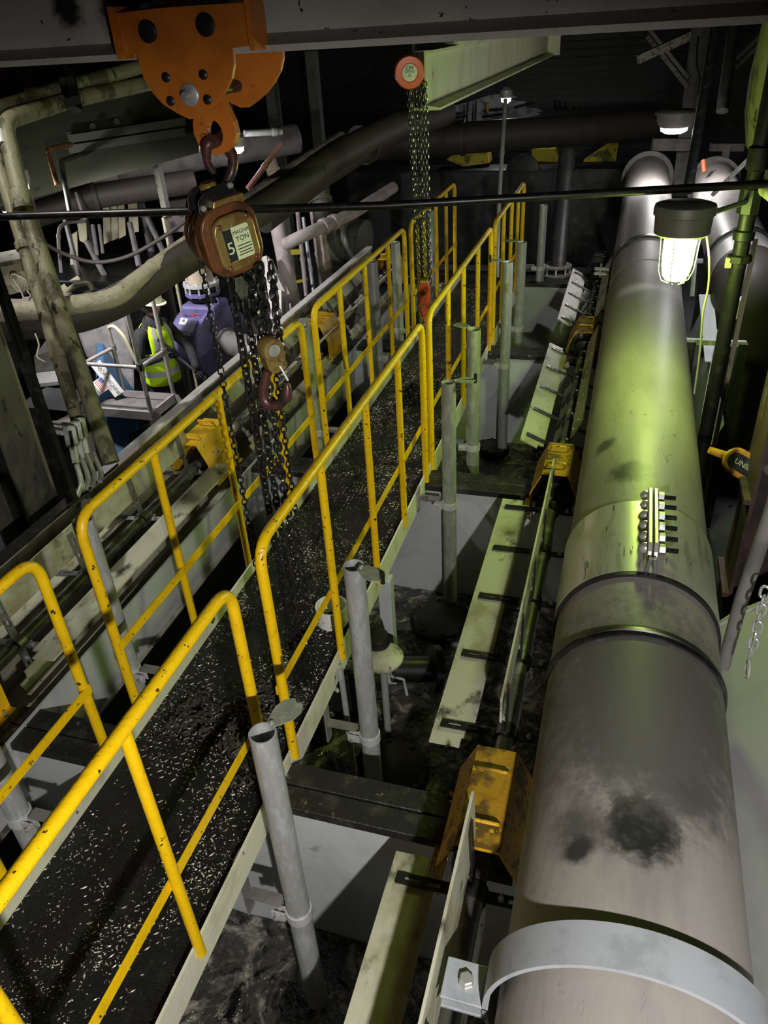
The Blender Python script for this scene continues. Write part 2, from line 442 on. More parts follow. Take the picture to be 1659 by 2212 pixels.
M['wall_grey'] = mat('smooth_grey_plate', (0.40, 0.40, 0.43), 0.45, 0, (0.32, 0.33, 0.34), 2, 0.45, 0.7, (0.13, 0.13, 0.13), 7, 0.70, 0.76, stretch=(1, 1, .5))
M['hivis'] = mat('lime_vest', (0.60, 0.95, 0.01), 0.7)
M['reflect'] = mat('grey_reflective_tape', (0.50, 0.53, 0.57), 0.35, 0.2)
M['cloth'] = mat('black_work_clothes', (0.022, 0.023, 0.024), 0.85, 0, (0.05, 0.05, 0.05), 14, 0.5, 0.7)
M['skin'] = mat('tanned_skin', (0.50, 0.27, 0.15), 0.5)
M['hair'] = mat('dark_hair', (0.02, 0.012, 0.008), 0.6)
M['helmet'] = mat('pale_hard_hat', (0.78, 0.80, 0.55), 0.35)
M['glove'] = mat('black_glove', (0.015, 0.015, 0.016), 0.6)
M['copper'] = mat('oxidised_copper_pipe', (0.24, 0.12, 0.05), 0.5, 0.3, (0.12, 0.09, 0.05), 12, 0.5, 0.65)
M['rope'] = mat('pale_rope', (0.55, 0.53, 0.42), 0.8)
M['cable'] = mat('black_cable', (0.01, 0.01, 0.01), 0.5)
M['cable_y'] = mat('yellowed_cable', (0.22, 0.22, 0.12), 0.5)
M['hose_red'] = mat('pink_red_hose', (0.52, 0.25, 0.20), 0.5)
M['lampbody'] = mat('grey_green_lamp_housing', (0.15, 0.16, 0.12), 0.5, 0.3)
M['globe'] = mat('lit_green_globe', (0.9, 1, 0.6), 0.3, emit=(0.72, 1.0, 0.20), estr=165.0)
M['lens'] = mat('lit_white_lens', (1, 1, 1), 0.3, emit=(1.0, 0.96, 0.95), estr=140.0)
M['lens2'] = mat('lit_small_lens', (1, 1, 1), 0.3, emit=(1.0, 0.95, 0.97), estr=130.0)
M['lens3'] = mat('lit_far_lens', (1, 1, 1), 0.3, emit=(1.0, 0.97, 1.0), estr=110.0)
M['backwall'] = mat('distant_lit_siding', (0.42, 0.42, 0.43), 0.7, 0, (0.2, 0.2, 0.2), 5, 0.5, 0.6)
M['safety'] = mat('faded_safety_yellow', (0.42, 0.36, 0.03), 0.6, 0, (0.10, 0.09, 0.03), 5, 0.5, 0.62)
M['flag_red'] = mat('flag_red', (0.5, 0.06, 0.06), 0.5)
M['flag_blue'] = mat('flag_blue', (0.04, 0.06, 0.25), 0.5)
M['sign'] = mat('off_white_sign', (0.55, 0.56, 0.52), 0.5, 0, (0.35, 0.35, 0.33), 9, 0.5, 0.65)
M['orange_cap'] = mat('dull_orange', (0.5, 0.13, 0.05), 0.5)
M['fitting'] = mat('yellow_orange_fitting', (0.62, 0.33, 0.02), 0.4, 0, (0.36, 0.13, 0.03), 14, 0.5, 0.6, (0.05, 0.03, 0.02), 30, 0.62, 0.68)

# ================================================================ the hall (setting)
def slab(name, c, size, m):
    o = MB().box(c, size).build(name, m, smooth=0)
    return tag(o, kind='structure')


LOW = -1.45                                                     # pump-floor level; the walkway deck is z = 0
slab('floor', (-3.5, 5.5, LOW - 0.1), (21, 24, 0.2), M['floor'])
slab('ceiling', (-3.5, 5.5, 6.1), (21, 24, 0.2), M['hall'])
slab('wall_left', (-13.6, 5.5, 2.25), (0.2, 24, 7.5), M['hall'])
slab('wall_right', (6.6, 5.5, 2.25), (0.2, 24, 7.5), M['hall'])
slab('wall_near', (-3.5, -6.4, 2.25), (21, 0.2, 7.5), M['hall'])
wf = slab('wall_far', (-3.5, 17.4, 2.25), (21, 0.2, 7.5), M['hall'])
rib = MB().box((0, 0, 0), (9.0, 0.05, 0.06)).mesh('siding_rib', smooth=0)
rib.materials.append(M['hall'])
for k in range(34):
    place(rib, 'siding_rib', Matrix.Translation((-1.0, 17.28, -1.2 + k * 0.13)), wf)

# ================================================================ flotation tank
PY = [-0.70, 1.755, 4.25, 6.62, 8.82]                           # partition centres along the bank
tank = thing('flotation_tank', 'long grey flotation tank with open cells on both sides of the walkway', 'tank', (-1.45, 4.2, LOW))
for y in PY:
    wall = MB().box((-1.25, y - 0.078, -0.755), (2.34, 0.012, 1.41)).build('partition_plate', M['tank'], tank, smooth=0)
    for dy in (-0.052, 0.055):
        MB().box((-1.25, y + dy, -0.035), (2.36, 0.098, 0.044)).build('partition_cap', M['tank_dark'], wall, bevel=0.004)
MB().box((-0.05, 4.0, -0.85), (0.012, 9.8, 1.1)).build('lip_plate', M['tank'], tank, smooth=0)
lp = MB()
lp.prism([(-2.345, -0.9, 0.0), (-2.333, -0.9, 0.0), (-2.395, -0.9, -0.46), (-2.407, -0.9, -0.46)], (0, 9.7, 0))
lp.build('lip_plate', M['tank'], tank, smooth=0)
for y in PY[1:]:
    MB().prism([(-2.34, y - 0.62, -0.02), (-2.34, y - 0.40, -0.02), (-2.42, y - 0.36, -0.42), (-2.42, y - 0.55, -0.42)], (0.008, 0, 0)).build('lip_gusset', M['tank'], tank, smooth=0)
MB().box((-2.42, 4.0, -0.95), (0.012, 9.8, 1.0)).build('side_plate', M['dark'], tank, smooth=0)
ow = MB()
ow.box((-3.05, 4.2, -0.35), (0.012, 10.2, 1.08)).box((-3.065, 4.2, 0.195), (0.08, 10.2, 0.012))
ow.build('launder_side_plate', M['launder'], tank, smooth=0)
for y0, y1, mm in ((-0.9, 3.65, 'wetblack'), (3.66, 9.3, 'white')):
    MB().box((-3.06, (y0 + y1) / 2, 0.212), (0.075, y1 - y0, 0.02)).build('launder_edge', M[mm], tank, smooth=0)
MB().prism([(-3.04, -0.9, -0.50), (-2.36, -0.9, -0.40), (-2.36, -0.9, -0.41), (-3.04, -0.9, -0.51)], (0, 10.2, 0)).build('launder_floor', M['paddle'], tank, smooth=0)
for y0, y1 in ((-0.6, 1.5), (2.0, 4.0), (4.5, 6.4), (6.85, 8.6)):
    MB().tube([(-2.86, y0, -0.12), (-2.86, y1, -0.12)], 0.022, 12).build('spray_pipe', M['shaft_cream'], tank)
    MB().tube([(-2.50, y0, -0.22), (-2.50, y1, -0.22)], 0.020, 12).build('spray_pipe', M['shaft_cream'], tank)
MB().bar((-2.99, -0.9, 0.07), (-2.99, 9.3, 0.07), 0.006, 0.10).build('launder_splash_strip', M['launder'], tank, smooth=0)
MB().box((0.58, 4.0, -0.85), (0.012, 9.8, 1.1)).build('launder_side_plate', M['dark'], tank, smooth=0)
MB().box((0.26, 4.0, -0.62), (0.62, 9.8, 0.012)).build('launder_floor', M['dark'], tank, smooth=0)

NAMES = ['nearest', 'second', 'third', 'farthest']
for i in range(4):
    y0, y1 = PY[i] + 0.04, PY[i + 1] - 0.09
    nx, ny = 70, 75
    x0, x1 = -2.40, -0.06
    mb = MB(); vs = []; fs = []
    for a in range(ny + 1):
        for b in range(nx + 1):
            x = x0 + (x1 - x0) * b / nx; y = y0 + (y1 - y0) * a / ny
            p = V((x * 2.6, y * 2.6, 3.1 + i))
            h = 0.045 * noise.noise(p) + 0.022 * noise.noise(p * 3.1) + 0.010 * noise.noise(p * 8.0)
            vs.append((x, y, -0.90 + h))
    for a in range(ny):
        for b in range(nx):
            k = a * (nx + 1) + b
            fs.append((k, k + 1, k + nx + 2, k + nx + 1))
    mb.add(vs, fs)
    o = mb.build('coal_froth', M['froth'])
    tag(o, 'dark bubbling coal froth filling the %s open cell of the tank' % NAMES[i], 'froth', kind='stuff')

# ---- impeller hoods and fittings standing in the froth
def hood(x, y, r, label):
    t = thing('impeller_hood', label, 'hood', (x, y, -1.25), 'black discs in the froth')
    MB().lathe((x, y, -1.25), (0, 0, 1), [(r * 0.8, 0), (r * 0.85, 0.33), (r, 0.36), (r, 0.40), (r * 0.94, 0.415), (0.05, 0.43)], 36).build('dome', M['wetblack'], t)
    for k in range(8):
        q = k * PI / 4 + 0.3
        MB().lathe((x + r * 0.86 * math.cos(q), y + r * 0.86 * math.sin(q), -0.845), (0, 0, 1), [(0.016, 0), (0.016, 0.016), (0.010, 0.02)], 6).build('bolt', M['arm'], t)


hood(-0.91, 2.55, 0.21, 'black domed disc at the foot of the second standpipe')
hood(-0.92, 3.82, 0.205, 'black bolted disc under the tall standpipe before the second crossbeam')
hood(-0.97, 6.30, 0.14, 'black bolted disc with pale rim in the third cell')
hood(-0.90, 0.72, 0.21, 'black domed disc in the nearest cell at the bottom edge of the photo')

# ================================================================ walkway
SEC = [(-0.9, 1.85), (1.856, 4.30), (4.306, 6.70), (6.706, 8.75)]
walk = thing('walkway', 'narrow tread plate walkway covered in wet black coal fines', 'walkway', (-1.455, 4.0, -0.15))
for y0, y1 in SEC:
    MB().box((-1.445, (y0 + y1) / 2, -0.004), (0.694, y1 - y0, 0.008)).build('deck_plate', M['deck'], walk, smooth=0)
    MB().box((-1.093, (y0 + y1) / 2, -0.02), (0.010, y1 - y0, 0.145)).build('toe_plate', M['toe'], walk, smooth=0)
    MB().box((-1.797, (y0 + y1) / 2, -0.015), (0.010, y1 - y0, 0.155)).build('toe_plate', M['toe'], walk, smooth=0)
    for k in range(3):
        yy = y0 + (y1 - y0) * (k + 0.5) / 3
        MB().box((-1.445, yy, -0.05), (0.69, 0.05, 0.08)).build('deck_joist', M['dark'], walk, smooth=0)
lg = MB()
pit = 0.026
for a in range(int(6.5 / pit)):
    y = -0.3 + a * pit
    for b in range(int(0.68 / pit)):
        x = -1.785 + b * pit + random.uniform(-.001, .001)
        dn = noise.noise(V((x * 4.2, y * 2.2, 1.7))) + 0.6 * noise.noise(V((x * 15, y * 15, 4.0)))
        if dn < 0.10 + random.uniform(-.45, .45): continue
        q = (PI / 4 if (a + b) % 2 else -PI / 4) + random.uniform(-.3, .3)
        x += random.uniform(-.003, .003)
        c, s = math.cos(q), math.sin(q)
        l, w, h = 0.0115 * random.uniform(.55, 1.15), 0.0034 * random.uniform(.6, 1.2), 0.0024
        loc = [(-l, 0, 0), (0, -w, 0), (l, 0, 0), (0, w, 0), (-l * .45, 0, h), (l * .45, 0, h)]
        vs = [(x + c * u - s * v, y + s * u + c * v, z) for u, v, z in loc]
        lg.add(vs, [(0, 1, 4), (1, 2, 5), (1, 5, 4), (2, 3, 5), (3, 0, 4), (3, 4, 5)])
lg.build('tread_lugs', M['lug'], walk, smooth=0, kind='stuff')
# lumps of wet fines lying on the deck, their glints painted as pale flecks
fm = MB()
for k in range(38000):
    y = random.uniform(0.3, 8.4); x = random.uniform(-1.785, -1.11)
    d = noise.noise(V((x * 3.4, y * 1.7, 5))) + 0.5 * noise.noise(V((x * 11, y * 9, 2)))
    if d < random.uniform(-.25, .35): continue
    r = random.uniform(0.0012, 0.0034); q = random.uniform(0, 2 * PI); e = random.uniform(.35, 1.0)
    c, s = math.cos(q), math.sin(q)
    fm.add([(x + c * r * 1.7, y + s * r * 1.7, 0.0005), (x - s * r * e, y + c * r * e, 0.0005), (x - c * r * 1.7, y - s * r * 1.7, 0.0005), (x + s * r * e, y - c * r * e, 0.0005), (x + random.uniform(-1, 1) * r, y, 0.0005 + r * random.uniform(.4, 1.4))], [(0, 1, 4), (1, 2, 4), (2, 3, 4), (3, 0, 4)])
fm.build('coal_fines', mat('wet_fines_painted_glint', (0.02, 0.02, 0.02), 0.22, 0, (0.72, 0.70, 0.54), 26, 0.44, 0.54), walk, smooth=0, kind='stuff')


def handrail(x, y0, y1, posts, zmid, label, m=None):
    t = thing('handrail', label, 'handrail', (x, (y0 + y1) / 2, 0.05), 'yellow walkway handrails')
    m = m or M['yellow']
    H = 1.067
    MB().tube(fillet([(x, y0, 0.0), (x, y0, H), (x, y1, H), (x, y1, 0.0)], 0.10, 7), 0.0205, 14).build('top_rail', m, t)
    for y in posts:
        MB().tube([(x, y, 0.0), (x, y, H - 0.012)], 0.0185, 12).build('post', m, t)
    s = 1 if x > -1.45 else -1
    MB().box((x - s * 0.019, (y0 + y1) / 2, zmid), (0.007, y1 - y0 + 0.03, 0.042)).build('mid_rail', m, t, smooth=0)
    return t


XR, XL = -1.085, -1.822
handrail(XR, -0.75, 1.66, [-0.1, 0.50, 1.06], 0.39, 'yellow handrail nearest the camera, its curved end above the heap of chain')
handrail(XR, 1.88, 4.17, [2.48, 3.08, 3.64], 0.39, 'bright yellow handrail standing in front of the middle of the deck, lit lime on top')
handrail(XR, 4.34, 6.56, [4.88, 5.40, 5.97], 0.40, 'third yellow handrail on the pipe side, behind the red hook block')
handrail(XR, 6.76, 8.60, [7.25, 7.75, 8.2], 0.42, 'farthest yellow handrail on the pipe side, beside the galvanized standpipes')
handrail(XL, -0.75, 1.66, [-0.1, 0.50, 1.06], 0.43, 'yellow handrail end loop at the left edge of the photo, below the launder')
handrail(XL, 1.90, 4.12, [2.43, 3.03, 3.66], 0.45, 'long yellow handrail on the launder side behind the black hanging chains')
handrail(XL, 4.33, 6.50, [4.83, 5.39, 6.0], 0.45, 'yellow handrail on the launder side between the big hook and the thin hoist chains')
handrail(XL, 6.72, 8.58, [7.2, 7.7, 8.15], 0.45, 'farthest yellow handrail on the launder side behind the thin hoist chains')


# ================================================================ standpipes
def standpipe(x, y, ztop, zc, label, lid_ang=None, m='galv', r=0.0435, base=-1.05, tab=True):
    t = thing('standpipe', label, 'pipe', (x, y, base), 'galvanized standpipes along the walkway')
    side = 1 if x > -1.45 else -1
    MB().lathe((x, y, 0), (0, 0, 1), [(r, base), (r, ztop), (r - 0.005, ztop + 0.001), (r - 0.006, ztop - 0.002), (r - 0.006, ztop - 0.22)], 28).build('pipe', M[m], t)
    cl = MB().lathe((x, y, zc), (0, 0, 1), [(r, -0.022), (r + 0.006, -0.022), (r + 0.006, 0.022), (r, 0.022)], 28, closed=True).build('clamp', M['zinc'], t)
    for d in (-0.012, 0.012):
        MB().box((x - side * (r + 0.024), y - 0.022 + d, zc), (0.055, 0.006, 0.042)).build('clamp_ear', M['zinc'], cl, smooth=0)
    MB().tube([(x - side * (r + 0.03), y - 0.055, zc), (x - side * (r + 0.03), y + 0.012, zc)], 0.007, 6).build('bolt', M['bolt'], cl)
    xe = -1.098 if side > 0 else -1.806
    b = MB()
    b.box(((x - side * (r + 0.02) + xe) / 2, y + 0.005, zc + 0.03), (abs(x - side * (r + 0.02) - xe), 0.045, 0.006))
    b.box(((x - side * (r + 0.02) + xe) / 2, y + 0.026, zc + 0.010), (abs(x - side * (r + 0.02) - xe), 0.006, 0.045))
    b.build('bracket', M['grey_dust'], t, smooth=0)
    MB().box((xe - side * 0.004, y, -0.02 + (zc + 0.05) / 2 - 0.02), (0.008, 0.05, 0.12 + abs(zc))).build('hanger_plate', M['grey_dust'], t, smooth=0)
    if lid_ang is not None:
        c, s = math.cos(lid_ang), math.sin(lid_ang)
        poly = [(x + c * u - s * v, y + s * u + c * v, ztop + 0.004) for u, v in
                [(r - 0.012, -0.014), (r + 0.02, -0.030), (r + 0.05, -0.042), (r + 0.085, -0.040), (r + 0.108, -0.022), (r + 0.115, 0.0), (r + 0.108, 0.022), (r + 0.085, 0.040), (r + 0.05, 0.042), (r + 0.02, 0.030), (r - 0.012, 0.014)]]
        lid = MB().prism(poly, (0, 0, 0.004)).build('lid', M['galv_green'], t, smooth=0)
        MB().lathe((x + c * (r - 0.004), y + s * (r - 0.004), ztop + 0.006), (0, 0, 1), [(0.008, 0), (0.008, 0.008), (0.004, 0.011)], 8).build('pivot', M['bolt'], lid)
        if tab:
            MB().lathe((x + c * (r + 0.112), y + s * (r + 0.112), ztop - 0.014), (0, 0, 1), [(0.009, 0), (0.009, 0.055), (0.004, 0.058)], 10).build('lid_pin', M['black'], lid)
    return t


XS = -0.895
standpipe(XS, 1.385, 0.745, -0.225, 'nearest bright galvanized standpipe with its lid swung aside, in front of the walkway', 1.15)
standpipe(XS, 2.265, 0.735, -0.255, 'second galvanized standpipe with swung lid, beside the small round valve', -0.45)
standpipe(XS, 4.02, 0.775, -0.06, 'tall dull standpipe rising from the black disc before the second crossbeam', 0.3, 'galv_green')
standpipe(XS, 4.80, 0.82, -0.05, 'dark green standpipe with a closed lid beside the far handrail', 2.7, 'galv_green', r=0.047)
standpipe(XS, 6.28, 0.865, -0.02, 'galvanized standpipe with lid turned towards the walkway, beyond the dark green one', 2.9)
standpipe(XS, 7.12, 0.82, 0.02, 'pale galvanized standpipe second from the far end of the walkway', 2.9)
standpipe(XS, 8.83, 0.80, 0.13, 'tall bare galvanized standpipe farthest along the pipe side, standing alone', None)
XSL = -2.005
standpipe(XSL, 2.12, 0.90, 0.05, 'dull steel standpipe rising through the long launder side handrail, lid pushed back', 2.0)
standpipe(XSL, 1.33, 0.90, 0.04, 'galvanized standpipe cut off by the lower left edge below the handrail', None)
standpipe(XSL, 4.60, 0.86, 0.07, 'dark standpipe behind the hook on the launder side', 2.0, 'galv_green')
standpipe(XSL, 6.14, 0.885, 0.05, 'rust streaked standpipe between the launder side rail posts', None)
standpipe(XSL, 6.85, 0.87, 0.05, 'second rust streaked standpipe on the launder side, next to the thin chains', None)
standpipe(XSL, 8.30, 0.85, 0.05, 'pale farthest standpipe on the launder side beyond the thin chains', None)

# ================================================================ froth paddles
bolt_me = MB().lathe((0, 0, 0), (0, 0, 1), [(0.011, 0), (0.011, 0.010), (0.006, 0.011), (0.006, 0.024)], 6).mesh('bolt')
bolt_me.materials.append(M['bolt'])


def paddle(x, y0, y1, ang, nsp, label, armm, zc=0.07, r0=0.135, r1=0.30, shaftm='shaft', over={}):
    t = thing('froth_paddle', label, 'paddle wheel', (x, (y0 + y1) / 2, zc - 0.31), 'froth paddle wheels')
    MB().tube([(x, y0 - 0.06, zc), (x, y1 + 0.06, zc)], 0.034, 18).build('shaft', M[shaftm], t)
    ys = [y0 + 0.12 + (y1 - y0 - 0.24) * k / (nsp - 1) for k in range(nsp)]
    for y in ys:
        MB().lathe((x, y - 0.03, zc), (0, 1, 0), [(0.036, 0), (0.046, 0.004), (0.046, 0.056), (0.036, 0.06)], 12).build('spider_hub', M[armm], t)
    for k in range(4):
        q = ang + k * PI / 2
        u = V((math.cos(q), 0, math.sin(q))); n = V((-math.sin(q), 0, math.cos(q)))
        c = V((x, 0, zc))
        r0_, r1_ = over.get(k, (r0, r1))
        off = n * 0.008
        poly = []
        for (rr, yy) in ((r0_ + 0.04, y0 + 0.02), (r1_, y0 + 0.02), (r1_, y1 - 0.02), (r0_ + 0.04, y1 - 0.02), (r0_ + 0.04, y1 - 0.07), (r0_, y1 - 0.07), (r0_, y0 + 0.07), (r0_ + 0.04, y0 + 0.07)):
            poly.append(c + u * rr + V((0, yy, 0)) + off)
        pl = MB().prism(poly, n * 0.009).build('paddle_plate', M['paddle'], t, smooth=0)
        for y in ys:
            am = MB()
            # slotted flat bar: two side strips and three bridges
            for d in (-0.0145, 0.0145):
                am.bar(c + u * 0.04 + V((0, y + d, 0)), c + u * (r1_ - 0.03) + V((0, y + d, 0)), 0.013, 0.006, n)
            for s0, s1 in ((0.035, 0.115), (0.165, 0.185), (r1_ - 0.06, r1_ - 0.03)):
                am.bar(c + u * s0 + V((0, y, 0)), c + u * s1 + V((0, y, 0)), 0.017, 0.006, n)
            ar = am.build('arm', M[armm], t, smooth=0)
            if n.z > -0.5:
                for s0 in (0.09, 0.175, r1_ - 0.05):
                    place(bolt_me, 'bolt', aim(c + u * s0 + V((0, y, 0)) + n * 0.003, n if k != 0 else n), ar)
    return t


XPR, XPL = -0.25, -2.65
paddle(XPR, -0.45, 1.56, math.radians(92), 4, 'froth paddle in the foreground beside the big pipe, its cream blade stained black', 'arm', over={0: (0.15, 0.40)})
paddle(XPR, 2.02, 3.98, math.radians(90), 5, 'cream bladed froth paddle between the two nearer yellow covers by the big pipe', 'arm')
paddle(XPR, 4.50, 6.36, math.radians(66), 5, 'froth paddle with v shaped blades past the second cover by the big pipe', 'arm')
paddle(XPR, 6.88, 8.60, math.radians(62), 5, 'farthest froth paddle by the big pipe, blades in a v', 'arm')
paddle(XPL, -0.45, 1.50, math.radians(96), 4, 'froth paddle in the launder at the lower left corner', 'arm_zinc')
paddle(XPL, 2.02, 3.98, math.radians(96), 4, 'froth paddle in the launder behind the nearer left standpipe, with slotted grey arms', 'arm_zinc', shaftm='shaft')
paddle(XPL, 4.50, 6.36, math.radians(128), 5, 'froth paddle in the launder behind the hook with cream rod like shaft', 'arm_zinc', shaftm='shaft_cream')
paddle(XPL, 6.88, 8.60, math.radians(128), 5, 'farthest froth paddle in the launder, behind the rust streaked standpipes', 'arm_zinc', shaftm='shaft_cream')


def cover(x, y, label, m, L=0.40, handles=True):
    t = thing('bearing_cover', label, 'cover', (x, y, -0.05), 'yellow shaft bearing covers')
    pr = [(-0.140, -0.06), (-0.140, 0.115), (-0.075, 0.262), (0.075, 0.262), (0.140, 0.115), (0.140, -0.06)]
    pi_ = [(-0.134, -0.06), (-0.134, 0.113), (-0.071, 0.256), (0.071, 0.256), (0.134, 0.113), (0.134, -0.06)]
    poly = [(x + a, y - L / 2, b) for a, b in pr] + [(x + a, y - L / 2, b) for a, b in reversed(pi_)]
    MB().prism(poly, (0, L, 0)).build('shell', m, t, smooth=0)
    for s in (-1, 1):
        MB().box((x + s * 0.158, y, -0.035), (0.05, L * 0.96, 0.008)).build('foot_flange', m, t, smooth=0)
        for yy in (-0.14, 0.14):
            place(bolt_me, 'bolt', Matrix.Translation((x + s * 0.165, y + yy, -0.031)), t)
    bb = MB()
    bb.lathe((x, y - 0.12, 0.07), (0, 1, 0), [(0.037, 0), (0.085, 0.01), (0.092, 0.03), (0.092, 0.21), (0.085, 0.23), (0.037, 0.24)], 24)
    bb.build('bearing_housing', M['wetblack'], t)
    MB().box((x, y, -0.05), (0.22, 0.2, 0.06)).build('pedestal', M['wetblack'], t, smooth=0)
    if m is M['yellow_worn']:
        MB().box((x, y, 0.2645), (0.146, L * 0.97, 0.005)).build('lid_plate', M['yellow_corroded'], t, smooth=0)
    if handles:
        for yy in (-0.10, 0.11):
            h = fillet([(x - 0.055, y + yy, 0.258), (x - 0.055, y + yy - 0.035, 0.305), (x + 0.055, y + yy - 0.035, 0.305), (x + 0.055, y + yy, 0.258)], 0.012, 3)
            MB().tube(h, 0.0065, 8).build('handle', m, t)
    return t


cover(XPR, 1.69, 'grimy yellow bearing cover with two wire handles beside the near end of the big pipe', M['yellow_worn'], 0.42)
cover(XPR, 4.16, 'yellow bearing cover by the big pipe in front of the second crossbeam, shaft end open', M['yellow_worn'])
cover(XPR, 6.60, 'small yellow bearing cover third along the big pipe', M['yellow_worn'])
cover(XPR, 8.80, 'dim bearing cover farthest along the big pipe', M['wetblack'])
cover(XPL, 1.66, 'yellow bearing cover cut by the left edge of the photo', M['yellow_box'])
cover(XPL, 4.10, 'bright yellow bearing cover in the launder behind the hanging chains', M['yellow_box'])
cover(XPL, 6.44, 'bright yellow bearing cover in the launder with dark outlined handles', M['yellow_box'])
cover(XPL, 8.75, 'small far yellow bearing cover in the launder behind the thin chains', M['yellow_box'])

# ================================================================ the big pipe
PX, PZ, PR = 0.2025, 0.427, 0.305
big = thing('slurry_pipe', 'very large grey slurry pipe running the whole length of the right side', 'pipe', (PX, 5.0, PZ - PR))
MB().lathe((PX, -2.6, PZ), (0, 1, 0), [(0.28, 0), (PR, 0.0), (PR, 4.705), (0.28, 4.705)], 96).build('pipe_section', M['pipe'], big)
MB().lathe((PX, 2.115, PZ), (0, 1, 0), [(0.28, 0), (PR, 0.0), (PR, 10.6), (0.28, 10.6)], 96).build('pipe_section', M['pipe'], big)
MB().lathe((PX, 2.11, PZ), (0, 1, 0), [(PR - 0.01, -0.024), (PR + 0.007, -0.020), (PR + 0.010, -0.006), (PR + 0.004, 0.0), (PR + 0.012, 0.006), (PR + 0.010, 0.020), (PR - 0.01, 0.024)], 96).build('joint_ring', M['wetblack'], big)
bd = MB().lathe((PX, 2.45, PZ), (0, 1, 0), [(PR, 0), (PR + 0.013, 0.0), (PR + 0.013, 0.51), (PR, 0.51)], 96, closed=True).build('band_clamp', M['band'], big)
MB().lathe((PX, 2.44, PZ), (0, 1, 0), [(PR, -0.012), (PR + 0.012, -0.012), (PR + 0.012, 0.012), (PR, 0.012)], 96, closed=True).build('gasket', M['black'], bd)
fx = PX + 0.022
for s in (-1, 1):
    fb = MB()
    poly = [(fx + s * 0.003, 2.46, 0.728), (fx + s * 0.003, 2.95, 0.728), (fx + s * 0.003, 2.95, 0.815), (fx + s * 0.003, 2.93, 0.832), (fx + s * 0.003, 2.52, 0.832), (fx + s * 0.003, 2.49, 0.81)]
    fb.prism(poly, (s * 0.016, 0, 0))
    fb.build('flange_bar', M['band'], bd, smooth=0, bevel=0.003)
    MB().box((fx + s * 0.0125, 2.455, 0.772), (0.016, 0.012, 0.075), Matrix.Rotation(s * -0.15, 3, 'Y')).build('bar_end', M['arm_zinc'], bd, smooth=0, bevel=0.003)
for k in range(6):
    y = 2.54 + k * 0.078
    z = 0.792
    bm_ = MB().lathe((fx - 0.050, y, z), (1, 0, 0), [(0.004, 0), (0.017, 0.008), (0.022, 0.018), (0.022, 0.028)], 16).build('bolt_head', M['bolt'], bd)
    MB().lathe((fx + 0.022, y, z), (1, 0, 0), [(0.020, 0), (0.0215, 0.003), (0.0215, 0.024), (0.017, 0.027)], 6).build('nut', M['arm_zinc'], bd, smooth=20)
    st = MB()
    prof = []
    for q in range(14):
        prof += [(0.0105, 0.0 + q * 0.0033), (0.0090, 0.00165 + q * 0.0033)]
    st.lathe((fx + 0.049, y, z), (1, 0, 0), prof, 12).build('stud', M['arm'], bd)
# hanger strap in the foreground
cl = MB()
R1 = 0.330
yc, w = 0.995, 0.105
arc = []
n = 72
for k in range(n + 1):
    q = math.radians(184 - 210 * k / n)
    arc.append((math.cos(q), math.sin(q)))
vs = []; fs = []
for c_, s_ in arc:
    for rr, yy in ((R1, yc - w / 2), (R1, yc + w / 2), (R1 + 0.012, yc + w / 2), (R1 + 0.012, yc - w / 2)):
        vs.append((PX + rr * c_, yy, PZ + rr * s_))
for k in range(n):
    for j in range(4):
        j2 = (j + 1) % 4
        fs.append((k * 4 + j, k * 4 + j2, (k + 1) * 4 + j2, (k + 1) * 4 + j))
fs.append((3, 2, 1, 0)); fs.append(tuple(n * 4 + j for j in range(4)))
strap = cl.add(vs, fs).build('hanger_strap', M['clampwhite'], big, smooth=30)
for zz, lab in ((PZ - 0.015, 'upper'), (PZ - 0.060, 'lower')):
    e = MB()
    xe = PX - R1 + 0.004
    e.prism([(xe, yc - w / 2, zz), (xe - 0.125, yc - w / 2 + 0.0, zz), (xe - 0.125, yc + w / 2, zz), (xe, yc + w / 2, zz)], (0, 0, 0.012))
    e.build('strap_ear', M['clampwhite'], strap, smooth=0, bevel=0.003)
hb = MB().lathe((PX - R1 - 0.062, yc, PZ - 0.003), (0, 0, 1), [(0.022, 0), (0.022, 0.004), (0.0195, 0.005), (0.0195, 0.018), (0.016, 0.021)], 6).build('bolt', M['bolt'], strap, smooth=20)
low = MB()
vs = []; fs = []
for k in range(25):
    q = math.radians(184 + 150 * k / 24)
    for rr, yy in ((R1, yc - w / 2), (R1, yc + w / 2), (R1 + 0.012, yc + w / 2), (R1 + 0.012, yc - w / 2)):
        vs.append((PX + rr * math.cos(q), yy, PZ + rr * math.sin(q)))
for k in range(24):
    for j in range(4):
        j2 = (j + 1) % 4
        fs.append((k * 4 + j, k * 4 + j2, (k + 1) * 4 + j2, (k + 1) * 4 + j))
low.add(vs, fs).build('lower_strap', M['clampwhite'], strap, smooth=30)
# farther straps and weld ring of the same pipe
for y in (7.75,):
    s2 = MB().ring((PX, y, PZ), (0, 1, 0), PR + 0.022, PR + 0.006, 0.06, 64).build('hanger_strap', M['arm'], big)
    for zz in (-0.0, -0.045):
        MB().box((PX - PR - 0.09, y, PZ + zz), (0.14, 0.06, 0.012)).build('strap_ear', M['zinc'], s2, smooth=0)
    MB().tube([(PX - PR - 0.10, y, PZ - 0.08), (PX - PR - 0.10, y, PZ + 0.05)], 0.010, 6).build('bolt', M['bolt'], s2)
MB().lathe((PX, 12.7, PZ), (0, 1, 0), [(PR, -0.05), (PR + 0.06, -0.05), (PR + 0.06, 0.02), (PR, 0.02)], 64, closed=True).build('end_flange', M['grey_dust'], big)
for k, y in enumerate((6.95,)):
    MB().ring((PX, y, PZ), (0, 1, 0), PR + 0.003, PR - 0.01, 0.012, 64).build('weld_bead', M['pipe'], big)
